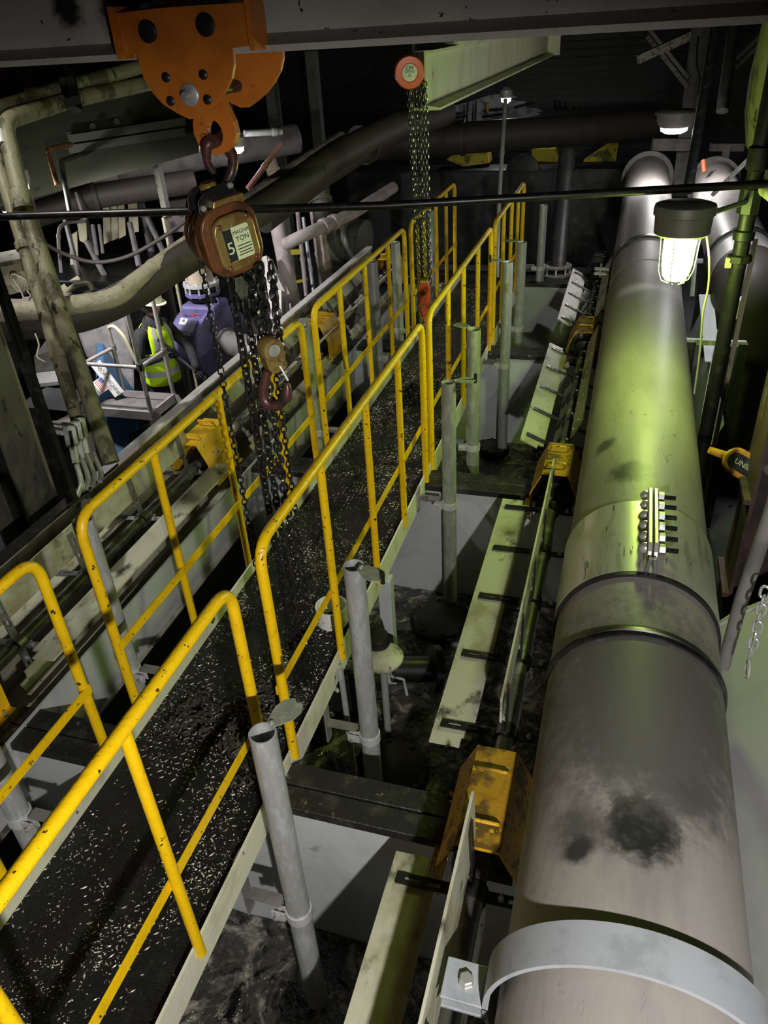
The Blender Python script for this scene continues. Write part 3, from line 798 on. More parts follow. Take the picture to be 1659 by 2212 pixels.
for y in (-1.2, 3.3, 6.9, 10.6):
    MB().box((PX, y, (PZ - PR + LOW) / 2 + 0.02), (0.12, 0.12, PZ - PR - LOW + 0.04)).build('support_post', M['dark'], big, smooth=0)
    MB().box((PX, y, PZ - PR + 0.02), (0.36, 0.14, 0.06)).build('saddle', M['dark'], big, smooth=0)

# second parallel pipe on the far right
p2 = thing('return_pipe', 'shorter pale scratched pipe lying parallel at far right behind the lit lamp', 'pipe', (1.08, 9.0, 0.12))
MB().lathe((1.08, 7.55, 0.427), (0, 1, 0), [(0.2, 0), (0.30, 0), (0.30, 4.65), (0.2, 4.65)], 64).build('pipe_section', M['pipe_far'], p2)
MB().tube(fillet([(1.08, 7.62, 0.427), (1.08, 7.25, 0.427), (1.08, 7.25, -1.3)], 0.34, 8), 0.298, 40).build('elbow', M['soot'], p2)
MB().lathe((1.08, 12.2, 0.427), (0, 1, 0), [(0.30, -0.03), (0.35, -0.03), (0.35, 0.03), (0.30, 0.03)], 48, closed=True).build('end_flange', M['grey_dust'], p2)
s2 = MB().ring((1.08, 8.1, 0.427), (0, 1, 0), 0.33, 0.305, 0.06, 48).build('hanger_strap', M['arm'], p2)
MB().box((1.08 - 0.42, 8.1, 0.43), (0.16, 0.06, 0.03)).build('strap_ear', M['zinc'], s2, smooth=0)
for y in (9.0, 11.2):
    MB().box((1.08, y, -0.66), (0.12, 0.12, 1.58)).build('support_post', M['dark'], p2, smooth=0)

# ================================================================ text helper
def text_part(body, size, m4, m, parent, name='lettering', ext=0.0006, align='CENTER'):
    cu = bpy.data.curves.new('lettering', 'FONT')
    cu.body = body; cu.size = size; cu.align_x = align; cu.align_y = 'CENTER'; cu.extrude = ext
    to = bpy.data.objects.new('lettering_tmp', cu)
    COL.objects.link(to)
    dg = bpy.context.evaluated_depsgraph_get()
    me = bpy.data.meshes.new_from_object(to.evaluated_get(dg))
    bpy.data.objects.remove(to)
    me.materials.clear(); me.materials.append(m)
    return place(me, name, m4, parent)


def frame(loc, xdir, ydir):
    x = V(xdir).normalized(); y = V(ydir); y = (y - x * y.dot(x)).normalized(); z = x.cross(y)
    m = Matrix.Identity(4)
    for i in range(3):
        m[i][0], m[i][1], m[i][2], m[i][3] = x[i], y[i], z[i], V(loc)[i]
    return m


def link_mesh(name, L, W, r, m, na=6, ns=6):
    """one chain link, long axis z, lying in xz"""
    pts = []
    s = L / 2 - W / 2
    for k in range(na + 1):
        q = -PI / 2 + PI * k / na
        pts.append((W / 2 * math.sin(q) * -1 * -1, 0, s + W / 2 * math.cos(q)))
    for k in range(na + 1):
        q = PI / 2 + PI * k / na
        pts.append((W / 2 * math.sin(q), 0, -s + W / 2 * math.cos(q)))
    mb = MB().tube(pts, r, ns, closed=True)
    me = mb.mesh(name)
    me.materials.append(m)
    return me


def strand(me, p0, p1, pitch, parent, tw=0.0, name='chain_link', limit=999):
    p0, p1 = V(p0), V(p1)
    d = p1 - p0; n = int(d.length / pitch)
    base = d.to_track_quat('Z', 'Y').to_matrix().to_4x4()
    out = []
    for k in range(min(n, limit)):
        m4 = Matrix.Translation(p0 + d.normalized() * (k + 0.5) * pitch + V((random.uniform(-.001, .001), random.uniform(-.001, .001), 0))) @ base @ Matrix.Rotation(tw + (PI / 2 if k % 2 else 0) + random.uniform(-.12, .12), 4, 'Z')
        out.append(place(me, name, m4, parent))
    return out


def strand_joined(mb, p0, p1, pitch, L, W, r, tw=0.0, path=None, na=4, ns=5):
    pts = [V(p) for p in (path or [p0, p1])]
    # resample by length
    seglen = [(pts[i + 1] - pts[i]).length for i in range(len(pts) - 1)]
    tot = sum(seglen); n = int(tot / pitch)
    base = []
    s = L / 2 - W / 2
    for k in range(na + 1):
        q = -PI / 2 + PI * k / na; base.append(V((W / 2 * math.sin(q), 0, s + W / 2 * math.cos(q))))
    for k in range(na + 1):
        q = PI / 2 + PI * k / na; base.append(V((W / 2 * math.sin(q), 0, -s + W / 2 * math.cos(q))))
    for k in range(n):
        t = (k + 0.5) * pitch; i = 0
        while i < len(seglen) - 1 and t > seglen[i]:
            t -= seglen[i]; i += 1
        d = (pts[i + 1] - pts[i]).normalized(); p = pts[i] + d * t
        m4 = Matrix.Translation(p) @ d.to_track_quat('Z', 'Y').to_matrix().to_4x4() @ Matrix.Rotation(tw + (PI / 2 if k % 2 else 0), 4, 'Z')
        mb.tube([m4 @ b for b in base], r, ns, closed=True)
    return mb


# ================================================================ overhead beam and near hoist
bmw = MB()
prof = [(2.18, 2.487), (2.38, 2.487), (2.38, 2.503), (2.288, 2.530), (2.288, 2.86), (2.38, 2.886), (2.38, 2.902), (2.18, 2.902), (2.18, 2.886), (2.272, 2.86), (2.272, 2.530), (2.18, 2.503)]
bmw.prism([(-4.6, y, z) for y, z in prof], (7.4, 0, 0))
tag(bmw.build('overhead_beam', M['beam'], smooth=0), 'grey overhead steel beam splashed with black across the top of the photo', 'beam', kind='structure')

tr = thing('beam_trolley', 'big orange beam trolley gripping the overhead beam', 'trolley', (-1.284, 2.28, 2.39))
TY = 2.125
front = [(-1.369, 2.125, 2.597), (-1.256, 2.125, 2.601), (-1.119, 2.125, 2.601), (-0.986, 2.125, 2.599), (-0.984, 2.125, 2.505), (-1.041, 2.125, 2.502), (-1.044, 2.125, 2.464), (-1.057, 2.125, 2.433), (-1.083, 2.125, 2.401), (-1.116, 2.125, 2.374), (-1.148, 2.125, 2.355), (-1.177, 2.125, 2.34), (-1.206, 2.125, 2.34), (-1.236, 2.125, 2.353), (-1.279, 2.125, 2.378), (-1.306, 2.125, 2.409), (-1.324, 2.125, 2.443), (-1.33, 2.125, 2.476), (-1.33, 2.125, 2.5), (-1.37, 2.125, 2.501)]
fp = MB().prism(front, (0, 0.014, 0)).build('side_plate', M['trolley'], tr, smooth=0, bevel=0.002)
rp = MB().prism([V(p) + V((0.015, 0.30, 0)) for p in front], (0, 0.014, 0)).build('side_plate', M['trolley'], tr, smooth=0, bevel=0.002)
xr_, zr_ = (-0.991, 2.125, 2.554)[0], (-0.991, 2.125, 2.554)[2]
MB().box((xr_ + 0.012, TY + 0.03, zr_), (0.014, 0.09, 0.12)).build('end_bumper', M['trolley'], tr, smooth=0)
xl_, zl_ = (-1.371, 2.125, 2.551)[0], (-1.371, 2.125, 2.551)[2]
MB().box((xl_ - 0.006, TY + 0.03, zl_), (0.014, 0.09, 0.12)).build('end_bumper', M['trolley'], tr, smooth=0)
for p in ((-1.282, 2.12, 2.551), (-1.109, 2.12, 2.557)):
    MB().lathe(V(p) + V((0, 0.006, 0)), (0, -1, 0), [(0.027, 0), (0.027, 0.006), (0.02, 0.009)], 20).build('wheel_pin', M['arm'], tr)
    MB().lathe(V(p) + V((0, 0.02, 0.02)), (0, 1, 0), [(0.045, 0), (0.045, 0.03), (0.055, 0.033), (0.055, 0.045)], 24).build('wheel', M['dark'], tr)
    MB().lathe(V(p) + V((0, 0.285, 0.02)), (0, -1, 0), [(0.045, 0), (0.045, 0.03), (0.055, 0.033), (0.055, 0.045)], 24).build('wheel', M['dark'], tr)
for p in ((-1.252, 2.12, 2.443), (-1.138, 2.12, 2.445), (-1.251, 2.12, 2.386), (-1.137, 2.12, 2.386)):
    MB().lathe(V(p) + V((0, 0.006, 0)), (0, -1, 0), [(0.0125, 0), (0.0125, 0.006), (0.008, 0.009)], 10).build('plate_bolt', M['arm'], tr)
wa = MB().lathe(V((-1.19, 2.12, 2.399)) + V((0, 0.006, 0)), (0, -1, 0), [(0.028, 0), (0.028, 0.005), (0.024, 0.008)], 24).build('axle_washer', M['galv'], tr)
MB().lathe(V((-1.193, 2.12, 2.399)), (0, -1, 0), [(0.014, 0), (0.014, 0.012), (0.010, 0.013), (0.010, 0.024), (0.006, 0.025)], 16).build('axle_nut', M['bolt'], wa)
MB().tube([V((-1.19, 2.12, 2.399)) + V((0, 0.01, 0)), V((-1.19, 2.12, 2.399)) + V((0, 0.34, 0))], 0.016, 14).build('axle', M['arm'], tr)
# hanging lug with its oval eye
hc = V((-1.206, 2.26, 2.286))
outer = [(-1.169, 2.26, 2.393), (-1.154, 2.26, 2.355), (-1.138, 2.26, 2.318), (-1.134, 2.26, 2.284), (-1.146, 2.26, 2.257), (-1.174, 2.26, 2.237), (-1.21, 2.26, 2.228), (-1.242, 2.26, 2.237), (-1.266, 2.26, 2.259), (-1.275, 2.26, 2.29), (-1.272, 2.26, 2.319), (-1.251, 2.26, 2.358), (-1.226, 2.26, 2.389), (-1.197, 2.26, 2.394)]
vs = []; fs = []
nO = len(outer)
for yy in (0, 0.03):
    for p in outer: vs.append(V(p) + V((0, yy, 0)))
    for p in outer:
        d = V(p) - hc; q = math.atan2(d.z, d.x)
        vs.append(hc + V((0.026 * math.cos(q), yy, 0.036 * math.sin(q))))
for i in range(nO):
    j = (i + 1) % nO
    fs += [(i, j, nO + j, nO + i), (2 * nO + i, 3 * nO + i, 3 * nO + j, 2 * nO + j), (i, 2 * nO + i, 2 * nO + j, j), (nO + i, nO + j, 3 * nO + j, 3 * nO + i)]
MB().add(vs, fs).build('hanging_lug', M['trolley'], tr, smooth=0, bevel=0.002)

ho = thing('chain_hoist', 'old brown chain hoist with gold cover hanging from the orange trolley', 'hoist', (-1.18, 2.25, 2.003))
hk = smooth_path([(-1.197, 2.26, 2.147), (-1.174, 2.27, 2.179), (-1.17, 2.285, 2.219), (-1.189, 2.29, 2.254), V(hc) + V((0.004, 0.045, -0.012)), V(hc) + V((0.0, 0.012, -0.018)), V(hc) + V((-0.006, -0.018, -0.02)), (-1.223, 2.23, 2.255), (-1.231, 2.235, 2.214), (-1.22, 2.245, 2.181)], 5)
MB().tube(hk, [0.013 + 0.006 * min(1, k / 14) if k < 30 else 0.019 - 0.009 * (k - 30) / max(1, len(hk) - 30) for k in range(len(hk))], 12).build('suspension_hook', M['hook'], ho)
ax = V((0.80, -0.60, -0.05)).normalized()
upv = (V((0, 0, 1)) - ax * ax.z).normalized(); sdv = upv.cross(ax).normalized()
up2 = (upv * math.cos(-0.16) + sdv * math.sin(-0.16)); sd2 = up2.cross(ax).normalized()
Hc = V((-1.229, 2.25, 1.998))


def hp(u, v, w): return Hc + sd2 * (u * 1.28) + up2 * (v * 1.2) + ax * (w * 1.2)


MB().lathe(hp(0, 0, -0.085), ax, [(0.03, 0), (0.075, 0.004), (0.092, 0.02), (0.092, 0.055), (0.08, 0.066)], 28).build('hand_wheel_cover', M['hoist'], ho)
MB().lathe(hp(0, 0, -0.032), ax, [(0.060, 0), (0.100, 0.004), (0.104, 0.014), (0.104, 0.06), (0.094, 0.068)], 32).build('side_frame', M['hoist'], ho)


def rrect(wd, ht, r, w, n=5):
    out = []
    for cx, cy, a0 in ((wd - r, ht - r, 0), (-wd + r, ht - r, 90), (-wd + r, -ht + r, 180), (wd - r, -ht + r, 270)):
        for k in range(n + 1):
            q = math.radians(a0 + 90 * k / n)
            out.append(hp(cx + r * math.cos(q), cy + r * math.sin(q), w))
    return out


MB().prism(rrect(0.076, 0.090, 0.055, 0.022), ax * 0.05).build('gear_case', M['hoist'], ho, bevel=0.006)
gc = MB().prism(rrect(0.055, 0.070, 0.038, 0.070), ax * 0.022).build('gold_cover', M['brass'], ho, bevel=0.006)
for u, v in ((0.038, 0.056), (-0.038, 0.052), (0.038, -0.052), (-0.038, -0.056)):
    MB().lathe(hp(u, v, 0.091), ax, [(0.008, 0), (0.008, 0.004), (0.005, 0.006)], 10).build('cover_screw', M['hoist'], gc)
pl = MB().prism(rrect(0.035, 0.042, 0.007, 0.0915), ax * 0.0012).build('name_plate', M['label'], gc, smooth=0)
MB().prism([hp(u, v, 0.0927) for u, v in ((-0.035, -0.041), (-0.012, -0.041), (-0.012, 0.041), (-0.035, 0.041))], ax * 0.0004).build('dark_strip', M['ink'], gc, smooth=0)
text_part('5', 0.052, frame(hp(-0.0235, -0.008, 0.0934), sd2, up2), M['label'], gc)
text_part('MAGNA', 0.016, frame(hp(0.013, 0.026, 0.0929), sd2, up2), M['ink'], gc)
text_part('TON', 0.021, frame(hp(0.013, 0.009, 0.0929), sd2, up2), M['ink'], gc)
for v, wd in ((-0.008, 0.018), (-0.016, 0.020), (-0.024, 0.017), (-0.031, 0.020)):
    MB().prism([hp(0.013 + s * wd, v + t, 0.0927) for s, t in ((-1, -.0012), (1, -.0012), (1, .0012), (-1, .0012))], ax * 0.0004).build('print_line', M['ink'], gc, smooth=0)
# top swivel
MB().lathe(hp(0.0, 0.070, 0.0), up2, [(0.027, 0), (0.027, 0.074), (0.021, 0.080)], 18).build('swivel_barrel', M['brass'], ho)
for w in (-0.034, 0.030):
    MB().prism([hp(u, v, w) for u, v in ((-0.055, 0.075), (0.055, 0.075), (0.05, 0.115), (0.03, 0.135), (-0.03, 0.125), (-0.05, 0.11))], ax * 0.008).build('top_yoke', M['wetblack'], ho, smooth=0, bevel=0.002)
for u, v in ((-0.042, 0.092), (0.040, 0.122), (0.042, 0.086)):
    MB().lathe(hp(u, v, 0.036), ax, [(0.010, 0), (0.010, 0.008), (0.006, 0.012)], 6).build('yoke_bolt', M['galv_green'], ho)
MB().prism([hp(u, v, 0.03) for u, v in ((-0.03, 0.080), (0.055, 0.075), (0.060, 0.100), (-0.02, 0.104))], ax * 0.035).build('cast_lug', M['brass'], ho, smooth=0, bevel=0.003)
lk = link_mesh('load_link', 0.040, 0.026, 0.0052, M['chain'])
lh = link_mesh('hand_link', 0.031, 0.019, 0.0032, M['chain'])
zb = Hc.z - 0.09
lower = 0.02
for (dx, dy, z1) in ((0.015, -0.02, lower), (0.045, 0.0, lower), (0.080, 0.01, lower), (0.115, -0.005, 1.60), (0.145, 0.02, 1.60)):
    strand(lk, (Hc.x + dx, Hc.y + dy, zb), (Hc.x + dx * 0.9 + 0.01, Hc.y + dy * 0.9, z1), 0.0295, ho, tw=0.5)
hcm = MB()
for (dx, dy, z1) in ((-0.075, -0.03, 0.03), (0.10, 0.04, 0.02)):
    strand_joined(hcm, (Hc.x + dx, Hc.y + dy, zb + 0.02), (Hc.x + dx, Hc.y + dy, z1), 0.0245, 0.031, 0.019, 0.0032, 0.8)
hcm.build('hand_chain', M['chain'], ho, kind='stuff')
# lower hook block
bc = V((-1.104, 2.22, 1.642))
MB().lathe(bc - ax * 0.030, ax, [(0.02, 0), (0.036, 0.003), (0.040, 0.012), (0.040, 0.052), (0.036, 0.058), (0.024, 0.060), (0.023, 0.057)], 28).build('block_sheave', M['brass'], ho)
MB().lathe(bc + ax * 0.028, ax, [(0.022, 0), (0.022, 0.004), (0.010, 0.006)], 20).build('sheave_boss', M['galv_green'], ho)
ck = MB()
ck.prism([bc + sd2 * u + up2 * v - ax * 0.026 for u, v in ((-0.036, -0.010), (0.036, -0.005), (0.040, -0.03), (0.034, -0.055), (0.040, -0.07), (0.028, -0.085), (-0.020, -0.085), (-0.034, -0.06))], ax * 0.050)
cheek = ck.build('block_cheek', M['brass'], ho, smooth=0, bevel=0.004)
for tx, u, v in (('R', 0.010, -0.044), ('6', 0.006, -0.066), ('Q', 0.026, -0.062)):
    text_part(tx, 0.018, frame(bc + sd2 * u + up2 * v + ax * 0.0252, sd2, up2), M['ink'], cheek)
k0 = V((-1.122, 2.22, 1.553))
# hook bowl in the picture-facing plane
hpts = [(-1.126, 2.22, 1.561), (-1.14, 2.22, 1.523), (-1.154, 2.22, 1.481), (-1.152, 2.22, 1.449), (-1.13, 2.22, 1.43), (-1.099, 2.22, 1.437), (-1.073, 2.22, 1.462), (-1.06, 2.22, 1.494), (-1.059, 2.22, 1.522)]
hpts = smooth_path(hpts, 5)
nh = len(hpts)
MB().tube(hpts, [0.013 + 0.009 * math.sin(PI * min(1, k / (nh * 0.62)) * 0.8) if k < nh * 0.72 else 0.0185 * (1 - ((k - nh * 0.72) / (nh * 0.28)) ** 1.6) + 0.004 for k in range(nh)], 14).build('load_hook', M['hook'], ho)
MB().tube([(-1.077, 2.22, 1.581), (-1.066, 2.22, 1.56), (-1.053, 2.22, 1.529)], 0.004, 8).build('safety_latch', M['zinc'], ho)
# a scrap of plastic sheet caught in the chains
pc = V((-1.162, 2.2, 1.848))
vs = []; fs = []
for a in range(7):
    for b in range(7):
        u = (a / 6 - .5) * 0.05; v = (b / 6 - .5) * 0.075
        vs.append(pc + sd2 * (u * (1 - .5 * abs(v) / .04)) + up2 * v + ax * (0.012 * noise.noise(V((a * .9, b * .9, 2)))))
for a in range(6):
    for b in range(6):
        fs.append((a * 7 + b, (a + 1) * 7 + b, (a + 1) * 7 + b + 1, a * 7 + b + 1))
o = MB().add(vs, fs).build('sheet_scrap', M['peel_dark'])
sm = o.modifiers.new('thick', 'SOLIDIFY'); sm.thickness = 0.001
tag(o, 'crumpled olive scrap of sheet caught between the hanging chains', 'scrap')

# heap of chain on the deck
lkh = link_mesh('heap_link', 0.042, 0.028, 0.0056, M['chain_dull'])
hp_t = thing('chain_heap', 'tangled heap of black hoist chain lying on the deck by the handrail end', 'chain', (-1.45, 1.98, 0.0))
random.seed(21)
pile = []
def heap_line(cx, cy, sx, sy, n, h):
    x, y, q = cx - sx, cy, 0.0
    for k in range(n):
        q += random.uniform(-.9, .9)
        x += 0.030 * math.cos(q); y += 0.030 * math.sin(q)
        if abs(x - cx) > sx: x = cx + math.copysign(sx, x - cx); q += PI * 0.7
        if abs(y - cy) > sy: y = cy + math.copysign(sy, y - cy); q += PI * 0.7
        z = 0.010 + h * random.random()
        m4 = Matrix.Translation((x, y, z)) @ Matrix.Rotation(q, 4, 'Z') @ Matrix.Rotation(PI / 2 + random.uniform(-.2, .2), 4, 'Y') @ Matrix.Rotation((PI / 2 if k % 2 else 0) + 0.5 + random.uniform(-.4, .4), 4, 'Z')
        place(lkh, 'chain_link', m4, hp_t)
heap_line(-1.53, 1.98, 0.13, 0.10, 110, 0.03)
heap_line(-1.27, 2.10, 0.11, 0.13, 90, 0.035)
heap_line(-1.36, 1.92, 0.05, 0.10, 40, 0.02)
p = V((-1.36, 1.85, 0.012))
for k in range(14):
    p = p + V((0.022, -0.016 if k < 8 else 0.006, 0)) * (1.0 if k < 8 else -0.8)
    place(lkh, 'chain_link', Matrix.Translation(p) @ Matrix.Rotation(-0.6, 4, 'Z') @ Matrix.Rotation(PI / 2, 4, 'Y') @ Matrix.Rotation(0.5 + (PI / 2 if k % 2 else 0), 4, 'Z'), hp_t)

# ================================================================ far hoist on its lime-lit beam
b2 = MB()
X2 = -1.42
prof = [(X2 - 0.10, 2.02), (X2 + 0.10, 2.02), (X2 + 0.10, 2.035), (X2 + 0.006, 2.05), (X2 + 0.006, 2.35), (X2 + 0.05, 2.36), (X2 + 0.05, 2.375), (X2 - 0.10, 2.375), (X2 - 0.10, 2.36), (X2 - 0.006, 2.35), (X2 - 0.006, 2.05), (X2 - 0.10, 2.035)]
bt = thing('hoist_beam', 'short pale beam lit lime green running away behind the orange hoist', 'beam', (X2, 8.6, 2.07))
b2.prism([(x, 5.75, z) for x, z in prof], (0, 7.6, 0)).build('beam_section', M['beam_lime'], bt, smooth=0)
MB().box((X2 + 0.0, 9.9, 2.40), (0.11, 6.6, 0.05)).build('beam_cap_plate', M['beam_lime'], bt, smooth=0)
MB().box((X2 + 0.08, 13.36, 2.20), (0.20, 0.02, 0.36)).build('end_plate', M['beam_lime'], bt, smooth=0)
MB().box((X2 - 0.05, 5.745, 2.22), (0.09, 0.012, 0.30)).build('near_end_plate', M['dark'], bt, smooth=0)
MB().box((X2, 6.4, 4.2), (0.10, 0.10, 3.6)).build('beam_hanger', M['dark'], bt, smooth=0)
MB().box((X2, 11.5, 4.2), (0.10, 0.10, 3.6)).build('beam_hanger', M['dark'], bt, smooth=0)

h2 = thing('far_chain_hoist', 'orange round chain hoist with pale label hanging above the far walkway', 'hoist', (-1.47, 5.6, 0.05))
c2 = V((-1.448, 5.45, 2.266)); ax2 = V((0.30, -0.95, -0.05)).normalized()
MB().lathe(c2, ax2, [(0.05, -0.22), (0.075, -0.21), (0.08, -0.10), (0.06, -0.09), (0.088, -0.08), (0.098, -0.06), (0.098, -0.02), (0.09, 0), (0.056, 0.002), (0.051, -0.004)], 36).build('hoist_body', M['hoist_orange'], h2)
u2 = (V((0, 0, 1)) - ax2 * ax2.z).normalized(); s2_ = u2.cross(ax2).normalized()
dl = MB().lathe(c2 + ax2 * -0.003, ax2, [(0.050, 0), (0.050, 0.004), (0.048, 0.005)], 32).build('label_disc', M['white'], h2)
for tx, sz, v in (('CM', 0.032, 0.024), ('SERIES 622', 0.0135, 0.005), ('5t', 0.026, -0.016)):
    text_part(tx, sz, frame(c2 + u2 * v + ax2 * 0.003, s2_, u2), M['ink'], dl)
MB().tube([c2 + V((0, 0.10, 0.09)), c2 + V((0, 0.12, 0.30))], 0.014, 10).build('top_hook', M['arm'], h2)
for k, (dx, dy, z1) in enumerate(((-0.055, 0.02, 0.12), (-0.030, -0.01, 0.10), (0.0, 0.03, 0.20), (0.030, 0.0, 0.75), (0.052, 0.03, 0.75))):
    m_ = MB()
    strand_joined(m_, (c2.x + dx, c2.y + 0.16 + dy, c2.z - 0.07), (c2.x + dx * 0.7 + 0.02, c2.y + 0.16 + dy, z1), 0.036, 0.047, 0.028, 0.0042, 0.4 * k)
    m_.build('load_chain', M['chain_bright'], h2, kind='stuff')
m_ = MB()
for dx, dy in ((-0.015, -0.03), (0.038, -0.04)):
    strand_joined(m_, (c2.x + dx, c2.y + 0.16 + dy, 1.30), (c2.x + dx + 0.015, c2.y + 0.16 + dy, 0.06), 0.030, 0.037, 0.02, 0.0035, 0.2)
m_.build('hand_chain', M['chain_yellow'], h2, kind='stuff')
rb = V((-1.373, 5.36, 0.829))
rbm = MB()
rbm.prism([rb + V((u * 1.15, 0, v * 1.15)) for u, v in ((-0.030, 0.10), (0.028, 0.10), (0.036, 0.06), (0.034, -0.03), (0.020, -0.11), (-0.012, -0.11), (-0.030, -0.04), (-0.036, 0.04))], (0, 0.07, 0))
rbo = rbm.build('hook_block', M['red'], h2, smooth=0, bevel=0.008)
MB().lathe(rb + V((0.0, -0.003, 0.045)), (0, -1, 0), [(0.016, 0), (0.014, 0.006)], 14).build('block_pin', M['arm'], rbo)
MB().tube(smooth_path([rb + V((0, .03, -.10)), rb + V((-.01, .03, -.15)), rb + V((0.015, .03, -.19)), rb + V((.045, .03, -.16))], 4), [0.012] * 12 + [0.006], 10).build('hook', M['red'], rbo)
MB().box(rb + V((0, 0.035, 0.115)), (0.05, 0.05, 0.035)).build('chain_anchor', M['safety'], rbo, smooth=0)
heap2 = MB()
for k in range(10):
    pth = [V((-1.47 + random.uniform(-.17, .17), 5.5 + random.uniform(-.28, .28), 0.012 + .02 * random.random())) for _ in range(4)]
    strand_joined(heap2, None, None, 0.036, 0.047, 0.028, 0.0042, 0.6, path=smooth_path(pth, 4))
tag(heap2.build('far_chain_heap', M['chain']), 'small dark heap of chain on the far deck under the orange hoist', 'chain', kind='stuff')

# ================================================================ lamps
LX, LY, LZ = (0.268, 4.285, 1.425)[0], (0.268, 4.285, 1.425)[1], 1.43
lm = thing('guarded_lamp', 'glowing yellow green guarded lamp with dark cap above the big pipe', 'lamp', (LX, LY, LZ - 0.12))
MB().lathe((LX, LY, LZ + 0.115), (0, 0, 1), [(0.118, 0), (0.136, 0.015), (0.140, 0.10), (0.150, 0.105), (0.150, 0.135), (0.146, 0.150), (0.12, 0.158)], 40).build('cap', M['lampbody'], lm)
MB().lathe((LX, LY, LZ - 0.115), (0, 0, 1), [(0.01, 0), (0.05, 0.008), (0.066, 0.03), (0.076, 0.09), (0.080, 0.225)], 32).build('globe', M['globe'], lm)
for k in range(6):
    q = k * PI / 3 + 0.2
    c_, s_ = math.cos(q), math.sin(q)
    MB().tube([(LX + c_ * 0.100, LY + s_ * 0.100, LZ + 0.115), (LX + c_ * 0.090, LY + s_ * 0.090, LZ - 0.06), (LX + c_ * 0.070, LY + s_ * 0.070, LZ - 0.112), (LX + c_ * 0.03, LY + s_ * 0.03, LZ - 0.128)], 0.003, 6).build('guard_wire', M['lampbody'], lm)
MB().tube([(LX + 0.10, LY + 0.06, LZ + 0.20), (0.62, 4.72, LZ + 0.20)], 0.014, 10).build('mounting_arm', M['lampbody'], lm)
MB().tube(smooth_path([(0.398, 4.459, 1.526), (0.431, 4.386, 1.402), (0.453, 4.415, 1.248), (0.451, 4.433, 1.089), (0.469, 4.423, 0.88), (0.475, 4.389, 0.64)], 6), 0.006, 8).build('lamp_cable', M['cable_y'], lm)

fl = thing('far_flood_lamp', 'flat white flood lamp glaring on the far end of the big pipe', 'lamp', (0.411, 10.305, 1.287))
fo = V((0.395, 10.385, 1.413))
MB().lathe(fo, (0, 0, 1), [(0.16, -0.06), (0.20, 0.0), (0.21, 0.07), (0.23, 0.075), (0.23, 0.10), (0.20, 0.12)], 32).build('housing', M['grey_dust'], fl)
MB().lathe(fo + V((0, 0, -0.062)), (0, 0, -1), [(0.15, 0), (0.145, 0.035), (0.10, 0.06)], 32).build('lens', M['lens'], fl)
MB().bar(fo + V((0.05, 0.15, 0.05)), (0.657, 13.496, 1.075), 0.07, 0.07).build('mount', M['grey_dust'], fl, smooth=0)


def small_lamp(loc, r, label, m='lens2'):
    t = thing('bulkhead_lamp', label, 'lamp', loc, 'small white lamps')
    MB().lathe(loc, (0, 0, 1), [(r * .8, 0), (r, r * .3), (r, r * 1.1), (r * .6, r * 1.4), (r * .3, r * 1.6)], 24).build('housing', M['zinc'], t)
    MB().lathe(loc, (0, 0, -1), [(r * .75, 0), (r * .72, r * .4), (r * .3, r * .7)], 20).build('lens', M[m], t)
    MB().tube([V(loc) + V((0, 0, r * 1.5)), (loc[0], loc[1], 6.0)], 0.02, 8).build('stem', M['dark'], t)
    return t


small_lamp((-4.022, 7.997, 1.537), 0.085, 'small white lamp glowing beside the orange trolley lug')
small_lamp((-6.632, 7.404, 1.018), 0.10, 'small white lamp at the left edge behind the peeling pipes')
small_lamp((-2.228, 14.736, 1.371), 0.11, 'tiny bright lamp in the far lit opening', 'lens3')
small_lamp((-5.103, 5.882, 1.531), 0.11, 'grey round lamp head behind the peeling pipes near the left edge')

# ================================================================ long dark crossbar
tag(MB().tube([(-4.2, 3.55, 1.75), (-3.361, 3.662, 1.75), (-1.201, 3.96, 1.752), (0.658, 4.506, 1.75)], 0.021, 12).build('cross_pipe', M['wetblack']), 'thin black pipe crossing the whole photo in front of the far chains', 'pipe')

# ================================================================ right side
cp = thing('conduit_riser', 'dark vertical conduit with couplings at the right, yellow light along its edge', 'conduit', (0.62, 4.72, LOW))
MB().tube([(0.62, 4.72, LOW), (0.62, 4.72, 2.6)], 0.043, 20).build('riser', M['riser_black'], cp)
for z, h, r in ((1.78, 0.12, 0.058), (1.56, 0.14, 0.062), (1.42, 0.06, 0.056), (1.30, 0.05, 0.066)):
    MB().lathe((0.62, 4.72, z), (0, 0, 1), [(0.043, 0), (r, 0.008), (r, h - 0.008), (0.043, h)], 8 if r > 0.06 else 20).build('coupling', M['riser_black'], cp)
MB().box((0.565, 4.70, 1.305), (0.035, 0.035, 0.055)).build('tag_block', M['cable_y'], cp, smooth=0, bevel=0.004)
MB().tube([(0.66, 4.70, 1.70), (0.72, 4.60, 1.66), (0.74, 4.52, 1.58)], [0.035, 0.03, 0.02], 14).build('drain_fitting', M['peel'], cp)
MB().bar((0.69, 4.76, LOW), (0.69, 4.76, 1.42), 0.012, 0.026, (1, 0, 0)).build('side_strap', M['peel'], cp, smooth=0)

rc = thing('primer_column', 'dark red primer stained steel column beside the big pipe', 'column', (1.02, 4.2, LOW))
MB().box((0.80, 4.0, 0.4), (0.02, 0.34, 3.7)).build('flange_face', M['rust_col'], rc, smooth=0)
MB().box((0.98, 4.0, 0.4), (0.34, 0.02, 3.7)).build('web', M['rust_col'], rc, smooth=0)
MB().box((1.15, 4.0, 0.4), (0.02, 0.34, 3.7)).build('flange_face', M['rust_col'], rc, smooth=0)
for z in (0.28, -0.35):
    MB().box((0.775, 4.0, z), (0.04, 0.36, 0.03)).build('splice_bar', M['rust_col'], rc, smooth=0)

